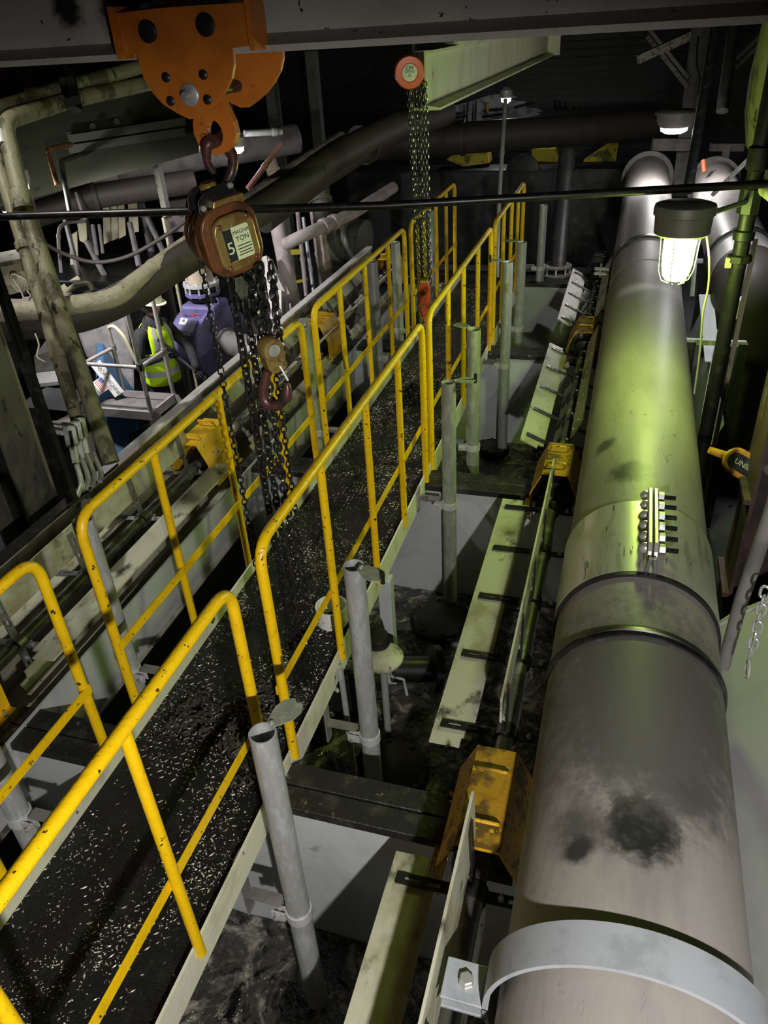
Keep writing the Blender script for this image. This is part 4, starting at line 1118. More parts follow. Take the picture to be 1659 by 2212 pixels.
gp = thing('grey_side_plate', 'smooth grey plate wall at the lower right corner beyond the big pipe', 'plate', (0.74, 1.0, LOW))
MB().prism([(0.53, -2.5, -0.36), (0.53, 3.35, -0.36), (0.74, 3.4, -0.14), (1.22, 3.3, 0.36), (1.22, -2.5, 0.36)], (0.014, 0, -0.014)).build('plate', M['wall_grey'], gp, smooth=0)
MB().bar((0.545, 3.36, -0.34), (1.21, 3.32, 0.36), 0.012, 0.012).build('edge_bead', M['zinc'], gp, smooth=0)
MB().bar((1.24, -2.5, 0.365), (1.24, 3.31, 0.365), 0.05, 0.008).build('top_rim', M['wall_grey'], gp, smooth=0)
for y in (-1.5, 1.0, 3.1):
    MB().box((1.0, y, -0.68), (0.08, 0.08, 1.55)).build('prop', M['dark'], gp, smooth=0)
tag(MB().tube([(0.62, 2.769, 0.045), (0.62, 2.749, 0.432), (0.62, 2.642, 0.895), (0.62, 2.599, 1.174)], 0.028, 16).build('grab_post', M['grey_dust']), 'grimy post leaning up beside the grey side plate at right', 'post')

hch = thing('hanging_chain', 'short grey chain with a ring hanging against the grey side plate', 'chain', (0.62, 2.395, 0.399))
lk3 = link_mesh('link', 0.050, 0.030, 0.0055, M['galv'])
for k, tw in enumerate((0.3,)):
    strand(lk3, (0.63, 2.475, 0.72), (0.63, 2.432, 0.391), 0.038, hch, tw=tw)
q3 = V((0.62, 2.387, 0.395))
MB().tube([q3 + V((0, 0.035 * math.cos(a * PI / 12), 0.035 * math.sin(a * PI / 12))) for a in range(24)], 0.004, 6, closed=True).build('ring', M['zinc'], hch)

ft = thing('conduit_fitting', 'yellow orange conduit fitting with cast lettering at the right edge', 'fitting', (0.72, 3.858, 0.469))
fa = V((0.675, 4.108, 0.403)); fb_ = V((0.888, 4.098, 0.283)); fd = (fb_ - fa).normalized()
vw = (V((0, 0, 2.53)) - (fa + fb_) / 2).normalized()
fu = fd.cross(vw).normalized() * -1
if fu.z < 0: fu = -fu
def oval(hl, hw, base, n=8):
    c = (fa + fb_) / 2 + vw * base
    out = []
    for sgn in (1, -1):
        for k in range(n + 1):
            q = -PI / 2 + PI * k / n
            out.append(c + fd * sgn * (hl - hw) + (fd * math.cos(q) + fu * math.sin(q)) * hw * sgn)
    return out
FL = (fb_ - fa).length / 2 + 0.02
MB().prism(oval(FL, 0.075, -0.085), vw * 0.085).build('body', M['fitting'], ft, bevel=0.008)
cvr = MB().prism(oval(FL - 0.010, 0.064, 0.0), vw * 0.008).build('cover_rim', M['fitting'], ft, bevel=0.003)
MB().prism(oval(FL - 0.028, 0.046, 0.0082), vw * 0.003).build('cover_panel', M['arm'], cvr, smooth=0)
fx_ = fd if fd.dot(V((1, 0, 0))) > 0 else -fd
text_part('UNILET', 0.044, frame((fa + fb_) / 2 + vw * 0.0118, fx_, vw.cross(fx_)), M['label'], cvr)
MB().tube([fa - vw * 0.035 + fd * 0.02, V((0.577, 4.124, 0.42))], [0.026, 0.020], 12).build('hub', M['fitting'], ft)
MB().tube([fb_ - vw * 0.035 - fd * 0.02, V((1.046, 4.095, 0.2))], 0.022, 12).build('outlet_hub', M['hook'], ft)
MB().tube([V((1.046, 4.095, 0.2)), (0.80, 4.0, 1.0)], 0.018, 10).build('conduit_stub', M['dark'], ft)

# ---- lit frame and panels behind the big pipe
wl = thing('launder_frame', 'pale lavender lit launder frame behind the big pipe and conduit', 'frame', (0.75, 7.2, LOW))
MB().prism([(0.62, 5.6, -0.75), (0.62, 8.2, -0.75), (0.84, 8.2, 0.0), (0.84, 5.6, -0.1)], (0.012, 0, -0.012)).build('chute_plate', M['tank'], wl, smooth=0)
MB().bar((0.72, 5.7, -0.22), (0.86, 6.9, 0.16), 0.05, 0.012).build('edge_angle', M['pipe_far'], wl, smooth=0)
MB().bar((0.80, 6.5, 0.02), (0.74, 7.3, 0.34), 0.12, 0.012).build('sloped_channel', M['tank'], wl, smooth=0)
MB().bar((0.52, 6.2, 0.30), (0.98, 6.2, 0.30), 0.04, 0.04).build('cross_angle', M['zinc'], wl, smooth=0)
MB().box((0.58, 6.2, -0.55), (0.07, 0.07, 1.7)).build('leg', M['dark'], wl, smooth=0)
MB().box((0.96, 6.2, -0.55), (0.07, 0.07, 1.7)).build('leg', M['dark'], wl, smooth=0)
MB().box((0.93, 6.9, 0.36), (0.12, 0.12, 0.16)).build('junction_box', M['white'], wl, smooth=0)
MB().tube([(0.557, 7.045, 1.017), (0.575, 6.706, 0.503)], 0.018, 8).build('handrail_pipe', M['galv'], wl)

# ================================================================ pump side of the hall (left)
def run(name, label, cat, pts, r, m, group=None, rings=(), fil=0.0, seg=16, ringr=1.25, ringw=0.05, smoothp=False):
    """a pipe run with couplings at the given fractions of its length"""
    pts = [V(p) for p in pts]
    path = smooth_path(pts, 6) if smoothp else (fillet(pts, fil, 6) if fil else pts)
    lo = min(pts, key=lambda p: p.z)
    if not rings:
        o = MB().tube(path, r, seg).build(name, m)
        return tag(o, label, cat, group)
    t = thing(name, label, cat, lo, group)
    MB().tube(path, r, seg).build('tube', m, t)
    L = [0.0]
    for i in range(len(path) - 1): L.append(L[-1] + (path[i + 1] - path[i]).length)
    for f in rings:
        s = f * L[-1]; i = 0
        while i < len(L) - 2 and L[i + 1] < s: i += 1
        d = (path[i + 1] - path[i]).normalized(); p = path[i] + d * (s - L[i])
        MB().ring(p, d, r * ringr, r * 0.95, ringw, seg).build('coupling', m, t)
    return t


# steel column and strut at the left edge
ic = thing('steel_column', 'grimy olive steel column at the left edge behind the launder', 'column', (-3.45, 3.25, LOW))
MB().box((-3.36, 3.25, 0.7), (0.02, 0.26, 4.3)).build('flange_face', M['column'], ic, smooth=0)
MB().box((-3.49, 3.25, 0.7), (0.26, 0.02, 4.3)).build('web', M['dark'], ic, smooth=0)
MB().box((-3.62, 3.25, 0.7), (0.02, 0.26, 4.3)).build('flange_face', M['column'], ic, smooth=0)
MB().box((-3.35, 3.38, 0.6), (0.03, 0.012, 4.0)).build('edge_strip', M['peel'], ic, smooth=0)
st = thing('slotted_strut', 'black slotted strut beside the steel column at the left edge', 'strut', (-3.30, 3.02, -0.2))
sb = V((-2.936, 3.066, 0.92)); s_t = V((-3.43, 3.569, 1.54))
for s in (-0.5, 0.5):
    dd = (s_t - sb).normalized()
    sdx = dd.cross(V((0, 1, 0))).normalized()
    MB().bar(sb + sdx * s * 0.042 + dd * -0.6, s_t + sdx * s * 0.042, 0.026, 0.03, (0, 1, 0)).build('strut_side', M['wetblack'], st, smooth=0)
k = 0
for f in (-0.5, -0.2, 0.1, 0.38, 0.66, 0.94):
    p = sb + (s_t - sb) * f
    MB().bar(p, p + dd * 0.13, 0.03, 0.01, (0, 1, 0)).build('strut_bridge', M['wetblack'], st, smooth=0)

# peeling pipes
run('peeling_pipe', 'left one of two peeling olive cream riser pipes beside the column', 'pipe', [(-3.053, 3.444, 0.331), (-3.834, 4.303, 1.994)], 0.042, M['peel'], 'peeling riser pipes', (0.35, 0.7))
pb = thing('peeling_riser', 'right one of two peeling cream riser pipes with elbow at its top', 'pipe', (-2.9, 3.443, 0.348))
MB().tube(fillet([(-2.9, 3.443, 0.348), (-3.603, 4.153, 1.75), (-3.805, 4.422, 2.157), (-3.792, 5.155, 2.217), (-3.713, 6.081, 2.252)], 0.10, 6), 0.052, 18).build('tube', M['peel'], pb)
MB().tube([(-3.606, 4.154, 1.79), (-3.569, 4.101, 1.693)], [0.066, 0.070], 18).build('tee_joint', M['peel'], pb)
MB().tube([(-3.805, 4.365, 2.09), (-3.772, 4.318, 2.023)], 0.058, 18).build('band', M['zinc'], pb)
run('overhead_pipe', 'dim peeling pipe above the elbow, running to the orange trolley', 'pipe', [(-4.039, 4.428, 2.188), (-3.863, 5.178, 2.286), (-3.7, 6.041, 2.374)], 0.050, M['peel'], None, (0.3,))
hb_ = thing('pipe_bracket', 'black bracket clasping the two overhead peeling pipes', 'bracket', (-3.721, 5.025, 2.175))
MB().bar((-3.803, 5.147, 2.397), (-3.713, 5.021, 2.164), 0.06, 0.10, (0, 1, 0)).build('plate', M['wetblack'], hb_, smooth=0)
MB().bar((-3.787, 5.042, 2.326), (-3.705, 5.077, 2.337), 0.03, 0.05).build('strap', M['wetblack'], hb_, smooth=0)
MB().bar((-3.742, 4.975, 2.203), (-3.649, 5.019, 2.224), 0.03, 0.05).build('strap', M['wetblack'], hb_, smooth=0)

dw = thing('olive_bin', 'large dim olive steel bin behind the overhead peeling pipes', 'bin', (-4.98, 6.996, 1.638))
MB().prism([(-6.289, 6.687, 1.826), (-6.206, 6.28, 1.182), (-4.073, 7.263, 1.587), (-4.161, 7.693, 2.269)], (-0.6, 1.2, 0)).build('side_plate', M['peel_dark'], dw, smooth=0)
for k, p in enumerate(((-5.786, 6.743, 1.809), (-5.039, 7.033, 1.87), (-4.822, 7.122, 1.895), (-5.244, 6.927, 1.815))):
    MB().lathe(p, (0.55, -0.8, 0), [(0.035, 0), (0.03, 0.03)], 8).build('stud', M['dark'], dw)
for a_, b_ in (((-5.225, 6.885, 1.78), (-4.178, 7.288, 1.861)), ((-5.214, 6.833, 1.697), (-4.168, 7.236, 1.779))):
    MB().bar(a_, b_, 0.07, 0.07).build('stiffener', M['peel_dark'], dw, smooth=0)

run('copper_conduit', 'bent rusty copper coloured pipe in front of the olive bin', 'pipe', [(-4.699, 6.205, 1.81), (-4.884, 6.128, 1.787), (-4.866, 6.081, 1.709), (-4.78, 5.982, 1.519)], 0.022, M['copper'], None, (0.1, 0.4), 0.02, 10)
run('bent_conduit', 'dim bent conduit next to the copper coloured pipe', 'pipe', [(-5.235, 7.093, 1.629), (-4.861, 6.441, 1.683), (-4.765, 6.104, 1.693), (-4.746, 6.055, 1.611), (-4.647, 5.886, 1.31)], 0.024, M['peel_dark'], None, (0.1, 0.4), 0.02, 10)
# dusty horizontal duct behind
gd = thing('dusty_duct', 'grey dusty round duct running across behind the hoist trolley', 'duct', (-5.558, 8.051, 1.262))
MB().tube([(-6.376, 7.412, 1.089), (-5.834, 7.822, 1.244), (-4.947, 8.703, 1.371), (-4.041, 9.657, 1.41)], 0.17, 24).build('duct_run', M['grey_dust'], gd)
MB().tube([(-5.796, 7.814, 1.25), (-5.577, 7.998, 1.285)], 0.178, 24).build('bright_sleeve', M['pinkpipe'], gd)
run('shadowed_pipe', 'black pipe below the grey duct', 'pipe', [(-6.208, 7.157, 0.998), (-5.63, 7.564, 1.132), (-4.749, 8.254, 1.163)], 0.13, M['soot'], None, (0.4,))

# cream sheeting and far clutter on the left
cs = thing('sheet_screen', 'torn cream corrugated sheet screen in the left background', 'sheet', (*(-5.977, 8.378, 0.469)[:2], LOW))
for p_ in ((-6.514, 8.436, 0.727), (-5.85, 8.729, 0.834)):
    MB().box((p_[0], p_[1] + 0.05, (p_[2] + LOW) / 2), (0.07, 0.05, p_[2] - LOW)).build('screen_post', M['grey_dust'], cs, smooth=0)
SHEETS = [((-6.24, 8.526, 0.819), (-6.166, 8.561, 0.834), (-6.098, 8.343, 0.476), (-6.181, 8.293, 0.443)), ((-6.169, 8.588, 0.839), (-6.095, 8.623, 0.854), (-6.027, 8.405, 0.496), (-6.105, 8.359, 0.467)), ((-6.071, 8.611, 0.862), (-5.995, 8.637, 0.862), (-5.93, 8.431, 0.524), (-6.007, 8.382, 0.49)),
          ((-5.965, 8.674, 0.866), (-5.854, 8.701, 0.85), (-5.794, 8.519, 0.55), (-5.901, 8.471, 0.532)), ((-6.53, 8.351, 0.702), (-6.425, 8.407, 0.734), (-6.378, 8.235, 0.454), (-6.471, 8.233, 0.498)), ((-6.598, 8.228, 0.553), (-6.516, 8.284, 0.596), (-6.442, 8.032, 0.185), (-6.537, 7.988, 0.167))]
for q in SHEETS:
    MB().prism(list(q), (-0.02, 0.04, 0)).build('sheet', M['cream_sheet'], cs, smooth=0)
lb_ = thing('lit_board', 'small pinkish lit board left of the brown hoist', 'board', (*(-5.707, 9.174, 0.402)[:2], LOW))
MB().prism([(-5.9, 9.329, 0.729), (-5.602, 9.444, 0.752), (-5.579, 9.211, 0.395), (-5.82, 9.123, 0.383)], (-0.05, 0.1, 0)).build('sheet', M['pinkpipe'], lb_, smooth=0)
for p_ in ((-5.829, 9.192, 0.397), (-5.633, 9.264, 0.406)):
    MB().box((p_[0], p_[1] + 0.06, (p_[2] + LOW) / 2 + 0.1), (0.05, 0.05, p_[2] - LOW + 0.2)).build('leg', M['grey_dust'], lb_, smooth=0)
sk_ = thing('concrete_sump', 'dark concrete block under the struts in the left background', 'block', (*(-6.068, 7.862, -0.067)[:2], LOW))
MB().box(((-6.068, 7.862, -0.067)[0], (-6.068, 7.862, -0.067)[1] + 0.2, ((-5.739, 7.62, 0.154)[2] + 0.1 + LOW) / 2), (2.2, 1.4, (-5.739, 7.62, 0.154)[2] + 0.1 - LOW)).build('block', M['wetblack'], sk_, smooth=0, bevel=0.03)
BG = []
tag(MB().bar((-6.393, 7.978, 0.824), (-6.148, 7.65, 0.215), 0.045, 0.045, (0, 1, 0)).build('dusty_strut', M['grey_dust'], smooth=0, bevel=0.006), 'upper left dusty strut leaning in front of the cream sheets', 'strut', 'struts in the left background')
tag(MB().bar((-6.012, 7.48, 0.267), (-6.317, 7.27, 0.105), 0.06, 0.06, (0, 1, 0)).build('dusty_strut', M['cream_sheet'], smooth=0, bevel=0.006), 'pale cream diagonal brace below the cream sheets', 'strut', 'struts in the left background')
tag(MB().bar((-6.054, 7.816, 0.601), (-5.739, 7.62, 0.154), 0.05, 0.05, (0, 1, 0)).build('dusty_strut', M['grey_dust'], smooth=0, bevel=0.006), 'dusty diagonal strut below the cream sheets', 'strut', 'struts in the left background')
tag(MB().bar((-5.605, 7.266, 1.233), (-5.496, 7.147, 1.003), 0.022, 0.022, (0, 1, 0)).build('dusty_strut', M['pinkpipe'], smooth=0, bevel=0.006), 'thin pinkish post left of the cream sheets', 'strut', 'struts in the left background')
tag(MB().bar((-4.687, 7.46, 1.439), (-4.531, 7.212, 0.994), 0.07, 0.07, (0, 1, 0)).build('dusty_strut', M['column'], smooth=0, bevel=0.006), 'dark post behind the trolley lug', 'strut', 'struts in the left background')
tag(MB().bar((-4.928, 7.753, 0.879), (*(-4.928, 7.753, 0.879)[:2], LOW), 0.03, 0.03, (0, 1, 0)).build('dusty_strut', M['cream_sheet'], smooth=0, bevel=0.006), 'pale narrow post left of the hoist body', 'strut', 'struts in the left background')
tag(MB().bar((-5.652, 8.166, 0.736), (-5.491, 7.921, 0.292), 0.05, 0.05, (0, 1, 0)).build('dusty_strut', M['grey_dust'], smooth=0, bevel=0.006), 'dusty post right of the cream sheets', 'strut', 'struts in the left background')
tag(MB().bar((-5.58, 8.437, 0.732), (-5.3, 8.236, 0.295), 0.05, 0.05, (0, 1, 0)).build('dusty_strut', M['grey_dust'], smooth=0, bevel=0.006), 'dusty leaning strut between screen and hoist', 'strut', 'struts in the left background')
tag(MB().bar((-5.867, 7.76, 0.797), (-5.778, 7.587, 0.495), 0.035, 0.035, (0, 1, 0)).build('dusty_strut', M['grey_dust'], smooth=0, bevel=0.006), 'pair of short dusty pipes left of the torn sheet, left one', 'strut', 'struts in the left background')
tag(MB().bar((-5.796, 7.781, 0.793), (-5.719, 7.616, 0.51), 0.03, 0.03, (0, 1, 0)).build('dusty_strut', M['grey_dust'], smooth=0, bevel=0.006), 'pair of short dusty pipes left of the torn sheet, right one', 'strut', 'struts in the left background')
run('sagging_hose', 'black hose sagging in a loop in front of the cream sheets', 'hose', [(-6.12, 7.15, 0.759), (-5.903, 7.143, 0.641), (-5.553, 7.186, 0.532), (-5.22, 7.313, 0.555), (-4.9, 7.509, 0.689), (-4.633, 7.707, 0.851)], 0.022, M['soot'], None, (), 0, 10, smoothp=True)
run('hooped_conduit', 'dark hooped conduit left of the cream sheets', 'conduit', [(-6.081, 7.279, 0.374), (-6.151, 7.464, 0.684), (-6.158, 7.551, 0.815), (-6.073, 7.605, 0.854), (-5.874, 7.67, 0.852)], 0.02, M['grey_dust'], None, (0.5,), 0.12, 10)

# big sagging lagged pipe and its dusty companion
run('lagged_pipe', 'large sooty sagging pipe sweeping up from the left edge towards the hoist', 'pipe', [(-4.062, 3.777, 1.046), (-3.636, 3.916, 1.042), (-3.332, 4.087, 1.053), (-3.088, 4.283, 1.131), (-2.957, 4.506, 1.212), (-2.818, 4.731, 1.291), (-2.693, 5.078, 1.373), (-2.517, 5.723, 1.501), (-2.291, 6.416, 1.676), (-2.034, 7.205, 1.793)], 0.105, M['soot'], None, (0.42, 0.72), 0, 24, 1.03, 0.012, True)
run('dusty_pipe', 'thick dust covered pipe lying on the sooty sagging pipe', 'pipe', [(-3.987, 3.74, 1.141), (-3.625, 3.857, 1.135), (-3.336, 3.985, 1.146), (-3.113, 4.119, 1.159), (-3.031, 4.28, 1.21), (-2.963, 4.479, 1.268), (-2.912, 4.784, 1.323), (-2.813, 5.183, 1.403), (-2.639, 5.849, 1.563), (-2.378, 6.685, 1.746)], 0.060, M['dustpipe'], None, (0.36,), 0, 18, 1.08, 0.03, True)
run('dusty_side_pipe', 'mauve dusty pipe behind the dust covered pipe at left', 'pipe', [(-4.413, 4.181, 1.077), (-4.007, 4.279, 1.022), (-3.702, 4.39, 1.037), (-3.523, 4.565, 1.022)], 0.05, M['pinkpipe'], None, (0.5,), 0, 14, smoothp=True)
run('hooped_rail', 'cream hooped rail behind the dusty pipe', 'rail', [(-3.795, 4.386, 1.002), (-3.722, 4.493, 1.087), (-3.652, 4.558, 1.112), (-3.607, 4.581, 1.087), (-3.564, 4.534, 0.997)], 0.018, M['cream_sheet'], None, (), 0, 12, smoothp=True)

# cream box with a hank of rope
cb = thing('cream_chest', 'cream painted steel chest at the left edge behind the dusty pipes', 'box', (-4.461, 4.704, 0.949))
MB().prism([(-4.751, 4.718, 1.113), (-4.361, 4.88, 1.161), (-4.291, 4.784, 0.983), (-4.726, 4.596, 0.92)], (-0.3, 0.5, 0)).build('body', M['cream_sheet'], cb, smooth=0)
MB().bar((-4.712, 4.688, 1.143), (-4.326, 4.849, 1.191), 0.05, 0.03).build('lid_rim', M['peel'], cb, smooth=0)
rope = MB()
for k in range(3):
    c = V((-4.265, 4.608, 1.081)) + V((0.01 * k, 0, -0.01 * k))
    rope.tube([c + V(((0.045 + 0.006 * k) * math.cos(a * PI / 9), 0.01 * k, 0.065 * math.sin(a * PI / 9))) for a in range(18)], 0.006, 6, closed=True)
ro = thing('rope_hank', 'pale hank of rope hanging on the cream chest', 'rope', (-4.222, 4.547, 0.97))
rope.build('coils', M['rope'], ro, kind='stuff')
MB().tube(smooth_path([(-4.303, 4.62, 1.117), (-4.211, 4.568, 1.032), (-4.15, 4.507, 0.968), (-4.12, 4.545, 1.008), (-4.15, 4.559, 1.044)], 5), 0.006, 6).build('loose_end', M['rope'], ro)
MB().tube(smooth_path([(-3.437, 3.735, 1.047), (-3.407, 3.704, 0.986), (-3.41, 3.663, 0.926), (-3.357, 3.659, 0.895)], 5), 0.005, 6).build('tail', M['rope'], ro)

# conduits with pulling elbows
CE = [((-2.993, 3.282, 0.618), (-3.12, 3.256, 0.643), (-2.941, 3.202, 0.475), (-2.899, 3.146, 0.371), (-2.884, 3.061, 0.329), 'front conduit elbow fitting of the row of four beside the column', 'zinc'),
      ((-3.034, 3.379, 0.597), (-3.198, 3.34, 0.62), (-2.981, 3.298, 0.45), (-2.932, 3.25, 0.355), (-2.906, 3.166, 0.311), 'second conduit elbow fitting of the row beside the column', 'zinc'),
      ((-3.073, 3.474, 0.572), (-3.282, 3.425, 0.602), (-3.019, 3.394, 0.427), (-2.962, 3.339, 0.317), (-2.931, 3.264, 0.282), 'third conduit elbow fitting of the row beside the column', 'zinc'),
      ((-3.107, 3.577, 0.557), (-3.138, 3.63, 0.65), (-3.05, 3.485, 0.391), (-2.986, 3.431, 0.279), (-2.954, 3.363, 0.255), 'rearmost dull conduit elbow fitting of the row beside the column', 'grey_dust')]
for c, a, b1, b2_, b3, lab, m in CE:
    t = thing('conduit_elbow', lab, 'conduit', b3, 'conduit elbows in a row')
    c = V(c); dn = (V(b1) - c).normalized()
    fc = MB().bar(c - dn * 0.05, c + dn * 0.075, 0.055, 0.06, (0, 1, 0)).build('elbow_body', M[m], t, smooth=0, bevel=0.012)
    MB().bar(c - dn * 0.035 + V((0.022, -0.03, 0)), c + dn * 0.06 + V((0.022, -0.03, 0)), 0.032, 0.012, (0, 1, 0)).build('cover_plate', M['arm'], fc, smooth=0, bevel=0.004)
    MB().tube([c + dn * 0.07, b1], 0.022, 12).build('neck', M[m], t)
    MB().tube(smooth_path([b1, b2_, b3], 5), 0.016, 12).build('conduit_down', M['galv_green'], t)
    MB().tube([c + V((-0.02, 0, 0)), a], 0.015, 10).build('conduit_in', M[m], t)

# grey equipment casing and shelf at left
ge = thing('equipment_casing', 'grey equipment casing with white shelf at left below the dusty pipes', 'casing', (-4.473, 4.809, 0.183))
MB().prism([(-4.601, 4.901, 0.382), (-4.417, 4.994, 0.429), (-4.365, 4.893, 0.253), (-4.559, 4.81, 0.226)], (-0.15, 0.35, 0)).build('casing', M['grey_dust'], ge, smooth=0, bevel=0.01)
MB().bar((-4.441, 4.641, 0.288), (-4.202, 4.728, 0.299), 0.25, 0.03).build('shelf', M['zinc'], ge, smooth=0)
MB().box(V((-4.46, 4.748, 0.086)) + V((0, 0.1, -0.55)), (0.5, 0.4, 1.0)).build('base', M['dark'], ge, smooth=0)
tag(MB().bar((-3.605, 3.826, 0.336), (-3.496, 3.894, 0.383), 0.22, 0.01).build('floor_plate', M['pinkpipe'], smooth=0), 'small pale plate on the floor behind the conduit elbows', 'plate')

# ================================================================ rolling platform ladder
la = thing('platform_ladder', 'dusty aluminium rolling platform ladder in front of the worker', 'ladder', (-4.70, 6.2, LOW))
X0, X1, Y0, Y1, ZP = -5.03, -4.38, 5.97, 6.42, -0.60
MB().box(((X0 + X1) / 2, (Y0 + Y1) / 2, ZP - 0.012), (X1 - X0, Y1 - Y0, 0.024)).build('platform_deck', M['grey_dust'], la, smooth=0)
MB().box(((X0 + X1) / 2, Y0 - 0.012, ZP - 0.04), (X1 - X0 + 0.03, 0.024, 0.09)).build('front_lip', M['alu'], la, smooth=0)
MB().box((X1 + 0.012, (Y0 + Y1) / 2, ZP - 0.04), (0.024, Y1 - Y0, 0.09)).build('side_lip', M['alu'], la, smooth=0)
MB().box(((X0 + X1) / 2, (Y0 + Y1) / 2 + 0.05, ZP + 0.002), (X1 - X0, 0.006, 0.006)).build('deck_seam', M['dark'], la, smooth=0)
for x, y, h in ((X0, Y0, 0.80), (X1, Y0, 1.0), (X0 + 0.05, Y1, 0.95), (X1, Y1, 1.12)):
    MB().box((x, y, (ZP + LOW) / 2), (0.06, 0.03, ZP - LOW)).build('leg', M['alu'], la, smooth=0)
    MB().tube([(x, y, ZP - 0.04), (x, y, ZP + h)], 0.022, 12).build('rail_post', M['alu'], la)
zm = ZP + 0.47
for a, b in (((X0, Y0), (X1, Y0)), ((X0, Y0), (X0 + 0.05, Y1)), ((X1, Y0), (X1, Y1))):
    MB().tube([(*a, zm), (*b, zm)], 0.019, 10).build('mid_rail', M['alu'], la)
    for p in (a, b):
        MB().ring((*p, zm), (0, 0, 1), 0.034, 0.02, 0.06, 12).build('tee_clamp', M['grey_dust'], la)
MB().tube(fillet([(X0 + 0.05, Y1, ZP + 0.68), (X0 + 0.14, Y1 - 0.02, ZP + 0.72), (X0 + 0.26, Y1 - 0.05, ZP + 0.62), (X0 + 0.34, Y1 - 0.05, ZP + 0.3)], 0.06, 4), 0.019, 10).build('bent_guard', M['cream_sheet'], la)
for k in range(3):
    f = (k + 0.6) / 3
    MB().box((X1 + 0.10 + 0.26 * f, (Y0 + Y1) / 2, ZP - f * 0.75), (0.16, 0.40, 0.02)).build('step', M['alu'], la, smooth=0)
for y in (Y0 + 0.02, Y1 - 0.02):
    MB().bar((X1 + 0.02, y, ZP - 0.02), (X1 + 0.48, y, LOW + 0.02), 0.02, 0.09, (1, 0, 0)).build('stringer', M['alu'], la, smooth=0)
MB().bar((X1 + 0.10, Y0 + 0.006, ZP - 0.13), (X1 + 0.22, Y0 + 0.006, ZP - 0.33), 0.003, 0.05, (1, 0, 0)).build('warning_label', M['safety'], la, smooth=0)

# blue machine with sign
bl = thing('blue_machine', 'blue machine housing with maker sign and flag sticker behind the ladder', 'machine', (-5.2, 7.0, LOW))
bc0 = V((-5.129, 6.269, -0.482))
bs = V((-4.71, 6.201, -0.791)) - V((-5.216, 6.381, -0.274)); bs.normalize()
MB().prism([(-5.205, 6.351, -0.323), (-5.134, 6.388, -0.303), (-4.913, 6.278, -0.576), (-4.707, 6.188, -0.812), (-4.652, 5.917, -1.242), (-5.048, 5.8, -1.219)], (-0.4, 0.6, 0)).build('housing', M['blue'], bl, smooth=0, bevel=0.02)
s0, s1 = V((-5.144, 6.292, -0.255)), V((-4.869, 6.189, -0.544))
sx = (s1 - s0).normalized(); vwd = (V((0, 0, 2.53)) - s0).normalized(); sy = vwd.cross(sx).normalized()
sg = MB().prism([s0 - sy * 0.055, s1 - sy * 0.055, s1 + sy * 0.055, s0 + sy * 0.055], vwd * 0.01).build('maker_sign', M['sign'], bl, smooth=0)
text_part('TABOR MACHINE', 0.052, frame((s0 + s1) / 2 + vwd * 0.0115, sx, sy), M['ink'], sg)
f0 = V((-5.055, 6.166, -0.449))
fg = MB().prism([f0 + sx * a + sy * b for a, b in ((-0.075, -0.07), (0.075, -0.07), (0.075, 0.07), (-0.075, 0.07))], vwd * 0.006).build('flag_sticker', M['white'], bl, smooth=0)
for k in range(6):
    b = 0.062 - k * 0.0165
    MB().prism([f0 + vwd * 0.0065 + sx * a + sy * c for a, c in ((-0.07, b - 0.008), (0.07, b - 0.008), (0.07, b), (-0.07, b))], vwd * 0.0008).build('red_stripe', M['flag_red'], fg, smooth=0)
MB().prism([f0 + vwd * 0.0075 + sx * a + sy * c for a, c in ((-0.07, 0.018), (-0.015, 0.018), (-0.015, 0.062), (-0.07, 0.062))], vwd * 0.001).build('blue_canton', M['flag_blue'], fg, smooth=0)
text_part('MADE IN USA', 0.02, frame(f0 - sy * 0.055 + vwd * 0.0075, sx, sy), M['ink'], fg)

cv = thing('machine_casing', 'large dusty grey curved casing standing behind the ladder', 'casing', (-5.4, 7.6, LOW))
MB().prism([(-5.878, 7.015, -0.119), (-5.328, 7.236, -0.063), (-5.175, 6.957, -0.553), (-5.114, 6.71, -0.95), (-5.571, 6.811, -0.574), (-5.713, 6.857, -0.435)], (-0.4, 0.6, 0)).build('shell', M['grey_dust'], cv, smooth=0, bevel=0.03)
MB().box((-5.6, 8.0, -1.1), (0.9, 0.7, 0.7)).build('base', M['dark'], cv, smooth=0)
# dark casting with an eye under the ladder
em = thing('motor_casting', 'dark casting with a lifting eye under the ladder platform', 'casting', (-4.72, 6.25, LOW))
MB().lathe((-4.75, 6.05, -1.15), (0.5, 0.85, 0), [(0.08, -0.05), (0.22, 0), (0.24, 0.1), (0.24, 0.4), (0.18, 0.46)], 20).build('body', M['soot'], em)
MB().box((-4.7, 6.25, -1.38), (0.4, 0.4, 0.14)).build('foot', M['soot'], em, smooth=0)
e0 = V((-4.56, 6.02, -0.98))
MB().tube([e0 + V((0.05 * math.cos(a * PI / 10), 0, 0.05 * math.sin(a * PI / 10))) for a in range(20)], 0.018, 8, closed=True).build('lifting_eye', M['grey_dust'], em)

